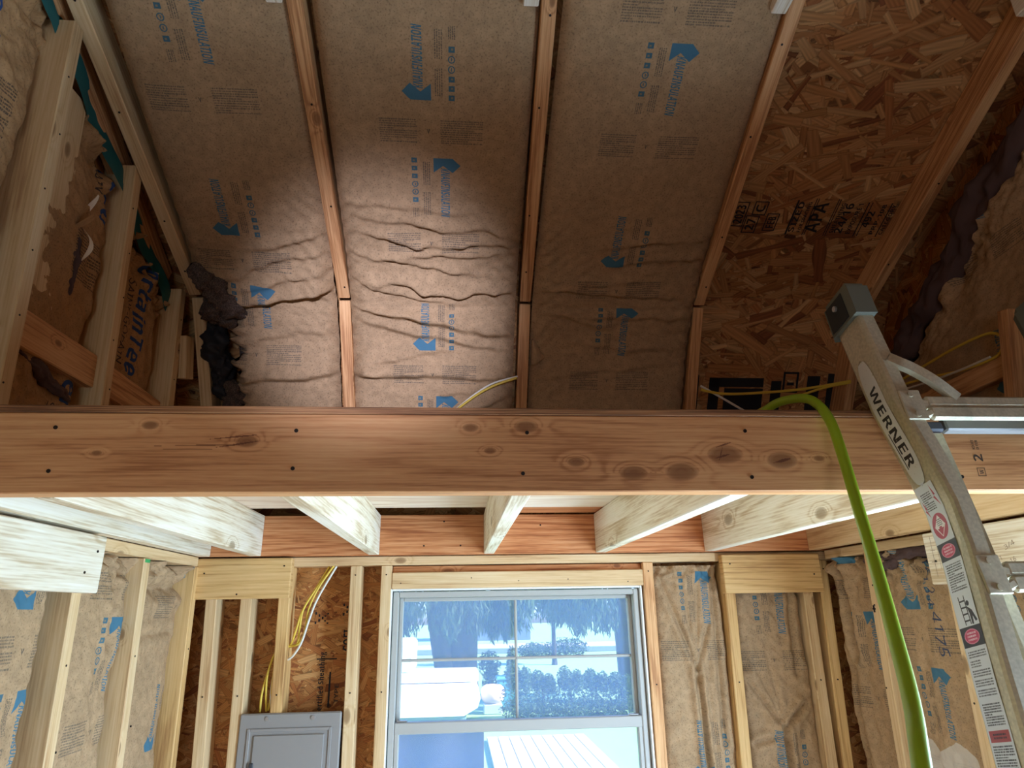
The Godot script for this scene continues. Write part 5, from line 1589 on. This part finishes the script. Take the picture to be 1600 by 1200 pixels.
func build_outside() -> void:
	var grass := plain(Color8(150, 190, 130), 0.9)
	var leaf := plain(Color8(54, 84, 58), 0.7)
	leaf.backlight_enabled = true
	leaf.backlight = Color(0.2, 0.3, 0.16)
	var bark := plain(Color8(52, 50, 54), 0.9)
	var road := plain(Color8(190, 190, 188), 0.9)
	var cream := plain(Color8(240, 240, 236), 0.4)
	struct("ground", box_mesh(Vector3(-70, GY - 0.2, -120), Vector3(70, GY, -2.6), 0.01), grass)
	struct("ground_side", box_mesh(Vector3(1.7, GY - 0.2, -2.59), Vector3(40, GY, 40), 0.01), grass)
	tag(obj("street", box_mesh(Vector3(-60, GY, -46.0), Vector3(60, GY + 0.03, -36.5), 0.01), road), "pale street running across beyond the trees", "street")
	tag(obj("kerb", box_mesh(Vector3(-60, GY, -36.4), Vector3(60, GY + 0.25, -36.0), 0.02), plain(Color8(120, 140, 150), 0.9)), "grey kerb along the near side of the pale street", "kerb")
	# trees
	var t := thing("tree", "large double-trunked tree with hanging foliage, through the left window pane", "tree", "", Vector3(-0.25, GY, -21.0))
	obj("trunk", trunk_mesh([Vector3(0.2, -0.1, 0), Vector3(-0.15, 1.2, 0), Vector3(-0.42, 2.6, 0), Vector3(-0.7, 5.0, 0)], 0.42, 0.26), bark, t)
	obj("trunk", trunk_mesh([Vector3(0.35, -0.1, 0.1), Vector3(0.45, 1.2, 0.1), Vector3(0.50, 2.6, 0), Vector3(0.8, 5.0, 0)], 0.42, 0.28), bark, t)
	var bl := []
	for k in 26: bl.append([Vector3(rng.randf_range(-3.2, 2.6), rng.randf_range(1.9, 5.0) if k > 13 else rng.randf_range(1.85, 2.6), rng.randf_range(-1.2, 1.2)), Vector3(0.45, 0.75, 0.45)])
	for x in [-1.75, -1.45, 1.3, 1.75]: bl.append([Vector3(x, 1.75, 0.3), Vector3(0.26, 0.55, 0.3)])
	leaf_cloud("foliage", t, bl, 9000, 0.16, leaf, 0.8)
	t = thing("tree", "tree with a straight trunk behind the hedge, through the right window pane", "tree", "", Vector3(4.05, GY, -16.4))
	obj("trunk", trunk_mesh([Vector3(0.05, -0.1, 0), Vector3(0, 1.5, 0), Vector3(-0.08, 3.0, 0), Vector3(0.2, 5.0, 0)], 0.30, 0.24), bark, t)
	bl = []
	for k in 22: bl.append([Vector3(rng.randf_range(-1.9, 1.6), rng.randf_range(2.0, 4.4) if k > 11 else rng.randf_range(1.95, 2.5), rng.randf_range(-1.0, 1.0)), Vector3(0.42, 0.6, 0.42)])
	for x in [-0.5, 0.45, -1.2]: bl.append([Vector3(x, 1.95, 0.2), Vector3(0.3, 0.5, 0.3)])
	leaf_cloud("foliage", t, bl, 8000, 0.13, leaf, 0.6)
	t = thing("tree", "small dark tree on the lawn across the street", "tree", "", Vector3(3.9, GY, -40.0 + 12.0))
	obj("trunk", trunk_mesh([Vector3(0, -0.1, 0), Vector3(0, 1.0, 0), Vector3(0, 2.4, 0)], 0.10, 0.07), bark, t)
	leaf_cloud("foliage", t, [[Vector3(0, 2.6, 0), Vector3(1.1, 1.1, 1.0)], [Vector3(-0.8, 2.9, 0), Vector3(0.8, 0.8, 0.8)], [Vector3(0.7, 2.2, 0), Vector3(0.7, 0.6, 0.7)]], 3500, 0.16, leaf, 0.6)
	# flower bed and hedge
	t = thing("shrub_bed", "low dark planting bed across the lawn, right window pane", "shrub", "", Vector3(4.6, GY, -33.0))
	leaf_cloud("foliage", t, [[Vector3(-0.9, 0.25, 0), Vector3(0.9, 0.4, 0.5)], [Vector3(0.6, 0.35, 0), Vector3(1.1, 0.5, 0.5)]], 2500, 0.14, leaf)
	var hx := [1.25, 1.75, 2.3, 2.85, 3.35, 3.9]
	var hl := ["first dense hedge bush behind the middle muntin of the window", "second bush of the hedge, with a low round top", "third bush of the hedge, a taller pointed one", "fourth bush of the hedge, right half of the window", "fifth bush of the hedge, in front of the straight trunk", "last bush of the hedge at the right edge of the glass"]
	for k in 6:
		t = thing("hedge_bush", hl[k], "bush", "bushes of the hedge", Vector3(hx[k], GY, -14.4 - 0.1 * (k % 2)))
		obj("stem", trunk_mesh([Vector3(0, -0.05, 0), Vector3(0.02, 0.3, 0), Vector3(0, 0.6, 0)], 0.03, 0.02), bark, t)
		var hh: float = [1.0, 0.85, 0.92, 0.86, 0.8, 0.8][k]
		leaf_cloud("foliage", t, [[Vector3(0, hh * 0.45, 0), Vector3(0.38, hh * 0.45, 0.34)], [Vector3(-0.1, hh * 0.8, 0), Vector3(0.16, hh * 0.26, 0.16)], [Vector3(0.14, hh * 0.75, 0.05), Vector3(0.14, hh * 0.24, 0.16)], [Vector3(0.0, hh * 0.2, 0.05), Vector3(0.4, hh * 0.22, 0.3)]], 2400, 0.075, leaf)
	for q in [["shrub", "round shrub beside the double trunk", Vector3(0.85, GY, -18.5), [[Vector3(0, 0.75, 0), Vector3(0.32, 0.34, 0.32)], [Vector3(0.05, 0.3, 0), Vector3(0.25, 0.4, 0.25)]]], ["shrub", "cone-shaped shrub between the double trunk and the hedge", Vector3(1.45, GY, -18.5), [[Vector3(0, 0.35, 0), Vector3(0.28, 0.4, 0.25)], [Vector3(0, 0.75, 0), Vector3(0.15, 0.45, 0.15)]]]]:
		t = thing(q[0], q[1], "bush", "", q[2])
		obj("stem", trunk_mesh([Vector3(0, -0.05, 0), Vector3(0.02, 0.2, 0), Vector3(0, 0.4, 0)], 0.04, 0.02), bark, t)
		leaf_cloud("foliage", t, q[3], 1500, 0.09, leaf)
	# white cabin of a parked trailer, planter, bin
	t = thing("trailer", "long white trailer body with a rounded end, lower left of the window view", "trailer", "", Vector3(-1.4, GY, -14.6))
	var tp := []
	for q in [[-2.2, 0.14], [1.55, 0.14], [1.82, 0.28], [1.88, 0.45], [1.84, 0.62], [1.66, 0.72], [-2.2, 0.72]]: tp.append(Vector3(q[0], q[1], 0.5))
	obj("body", prism_mesh(tp, Vector3(0, 0, -1.3)), cream, t)
	obj("roof", box_mesh(Vector3(-2.2, 0.735, -0.75), Vector3(1.84, 0.92, 0.42), 0.03), cream, t)
	obj("cabin", box_mesh(Vector3(-2.2, 0.925, -0.75), Vector3(0.55, 1.55, 0.38), 0.06), cream, t)
	obj("chassis", box_mesh(Vector3(-2.1, 0.06, -0.7), Vector3(1.6, 0.135, 0.44), 0.01), plain(Color8(120, 150, 156), 0.6), t)
	for x in [-1.2, -0.2]:
		var s2 := new_st()
		add_tube(s2, PackedVector3Array([Vector3(x, 0.16, 0.50), Vector3(x, 0.16, 0.62)]), 0.16, 20)
		obj("wheel", s2.commit(), plain(Color8(60, 66, 70), 0.7), t)
	t = thing("planter", "round pale pink planter beside the white trailer", "planter", "", Vector3(0.78, GY, -15.4))
	obj("tub", grid_mesh(14, 25, func(i: int, j: int) -> Array:
		var y: float = [0.2, 0.2, 0.25, 0.30, 0.36, 0.42, 0.48, 0.52, 0.55, 0.56, 0.56, 0.54, 0.5, 0.5][i]
		var r: float = [0.0, 0.16, 0.22, 0.245, 0.255, 0.255, 0.245, 0.22, 0.18, 0.15, 0.13, 0.12, 0.11, 0.0][i]
		var a := TAU * j / 24.0
		return [Vector3(cos(a) * r, y, sin(a) * r), Vector2(j / 24.0, i / 13.0)], Vector3.ZERO), plain(Color8(236, 206, 214), 0.6), t)
	obj("stand", box_mesh(Vector3(-0.2, 0.0, -0.2), Vector3(0.2, 0.2, 0.2), 0.02), plain(Color8(180, 200, 210), 0.7), t)
	t = thing("bin", "teal wheeled bin behind the pink planter", "bin", "", Vector3(1.13, GY, -15.9))
	obj("body", box_mesh(Vector3(-0.22, 0.05, -0.22), Vector3(0.22, 0.62, 0.22), 0.04), plain(Color8(70, 150, 160), 0.5), t)
	obj("lid", box_mesh(Vector3(-0.25, 0.62, -0.25), Vector3(0.25, 0.68, 0.25), 0.02), plain(Color8(90, 170, 180), 0.5), t)
	# wooden deck of planks, and the dark fabric screen beside it
	t = thing("deck", "pale plank deck below the window view, beside the dark fabric screen", "deck", "", Vector3(1.2, GY, -10.6))
	var plank := plain(Color8(214, 208, 196), 0.8)
	for k in 9:
		var px := 0.52 + 0.185 * k
		obj("plank", box_mesh(Vector3(px - 1.2, 0.02, -1.7), Vector3(px - 1.2 + 0.172, 0.06, 1.8), 0.006), plank, t)
	t = thing("fabric_screen", "dark blue-grey fabric screen standing left of the plank deck", "screen", "", Vector3(-0.45, GY, -9.6))
	obj("fabric", grid_mesh(40, 8, func(i: int, j: int) -> Array:
		var x := -1.3 + 2.1 * i / 39.0
		return [Vector3(x, 0.03 + 0.60 * j / 7.0, 0.02 * sin(x * 9.0)), Vector2(x, j / 7.0)], Vector3(0, 0, 1)), plain(Color8(58, 66, 92), 0.9), t)
	for x in [-1.3, -0.25, 0.8]:
		obj("post", box_mesh(Vector3(x - 0.02, 0.0, -0.06), Vector3(x + 0.02, 0.68, -0.03), 0.004), plain(Color8(70, 72, 80), 0.7), t)
	# house across the street
	t = thing("house", "bluish house with white-framed window behind the double-trunked tree", "house", "", Vector3(-4.5, GY, -52.0))
	obj("wall", box_mesh(Vector3(4.3, 0, -5), Vector3(10.0, 4.2, 0), 0.02), plain(Color8(96, 116, 140), 0.8), t)
	for x in [6.6]:
		var wf := obj("window", box_mesh(Vector3(x, 1.3, 0.0), Vector3(x + 2.4, 3.6, 0.12), 0.02), cream, t)
		obj("pane", box_mesh(Vector3(x + 0.15, 1.45, 0.12), Vector3(x + 1.12, 3.45, 0.16), 0.01), plain(Color8(50, 66, 90), 0.2), wf)
		obj("pane", box_mesh(Vector3(x + 1.28, 1.45, 0.12), Vector3(x + 2.25, 3.45, 0.16), 0.01), plain(Color8(50, 66, 90), 0.2), wf)
	var rf := []
	for q in [[0.6, 4.1], [-2.5, 6.6], [-5.6, 4.1]]: rf.append(Vector3(3.9, q[1], q[0]))
	obj("roof", prism_mesh(rf, Vector3(6.5, 0, 0)), plain(Color8(88, 92, 104), 0.9), t)
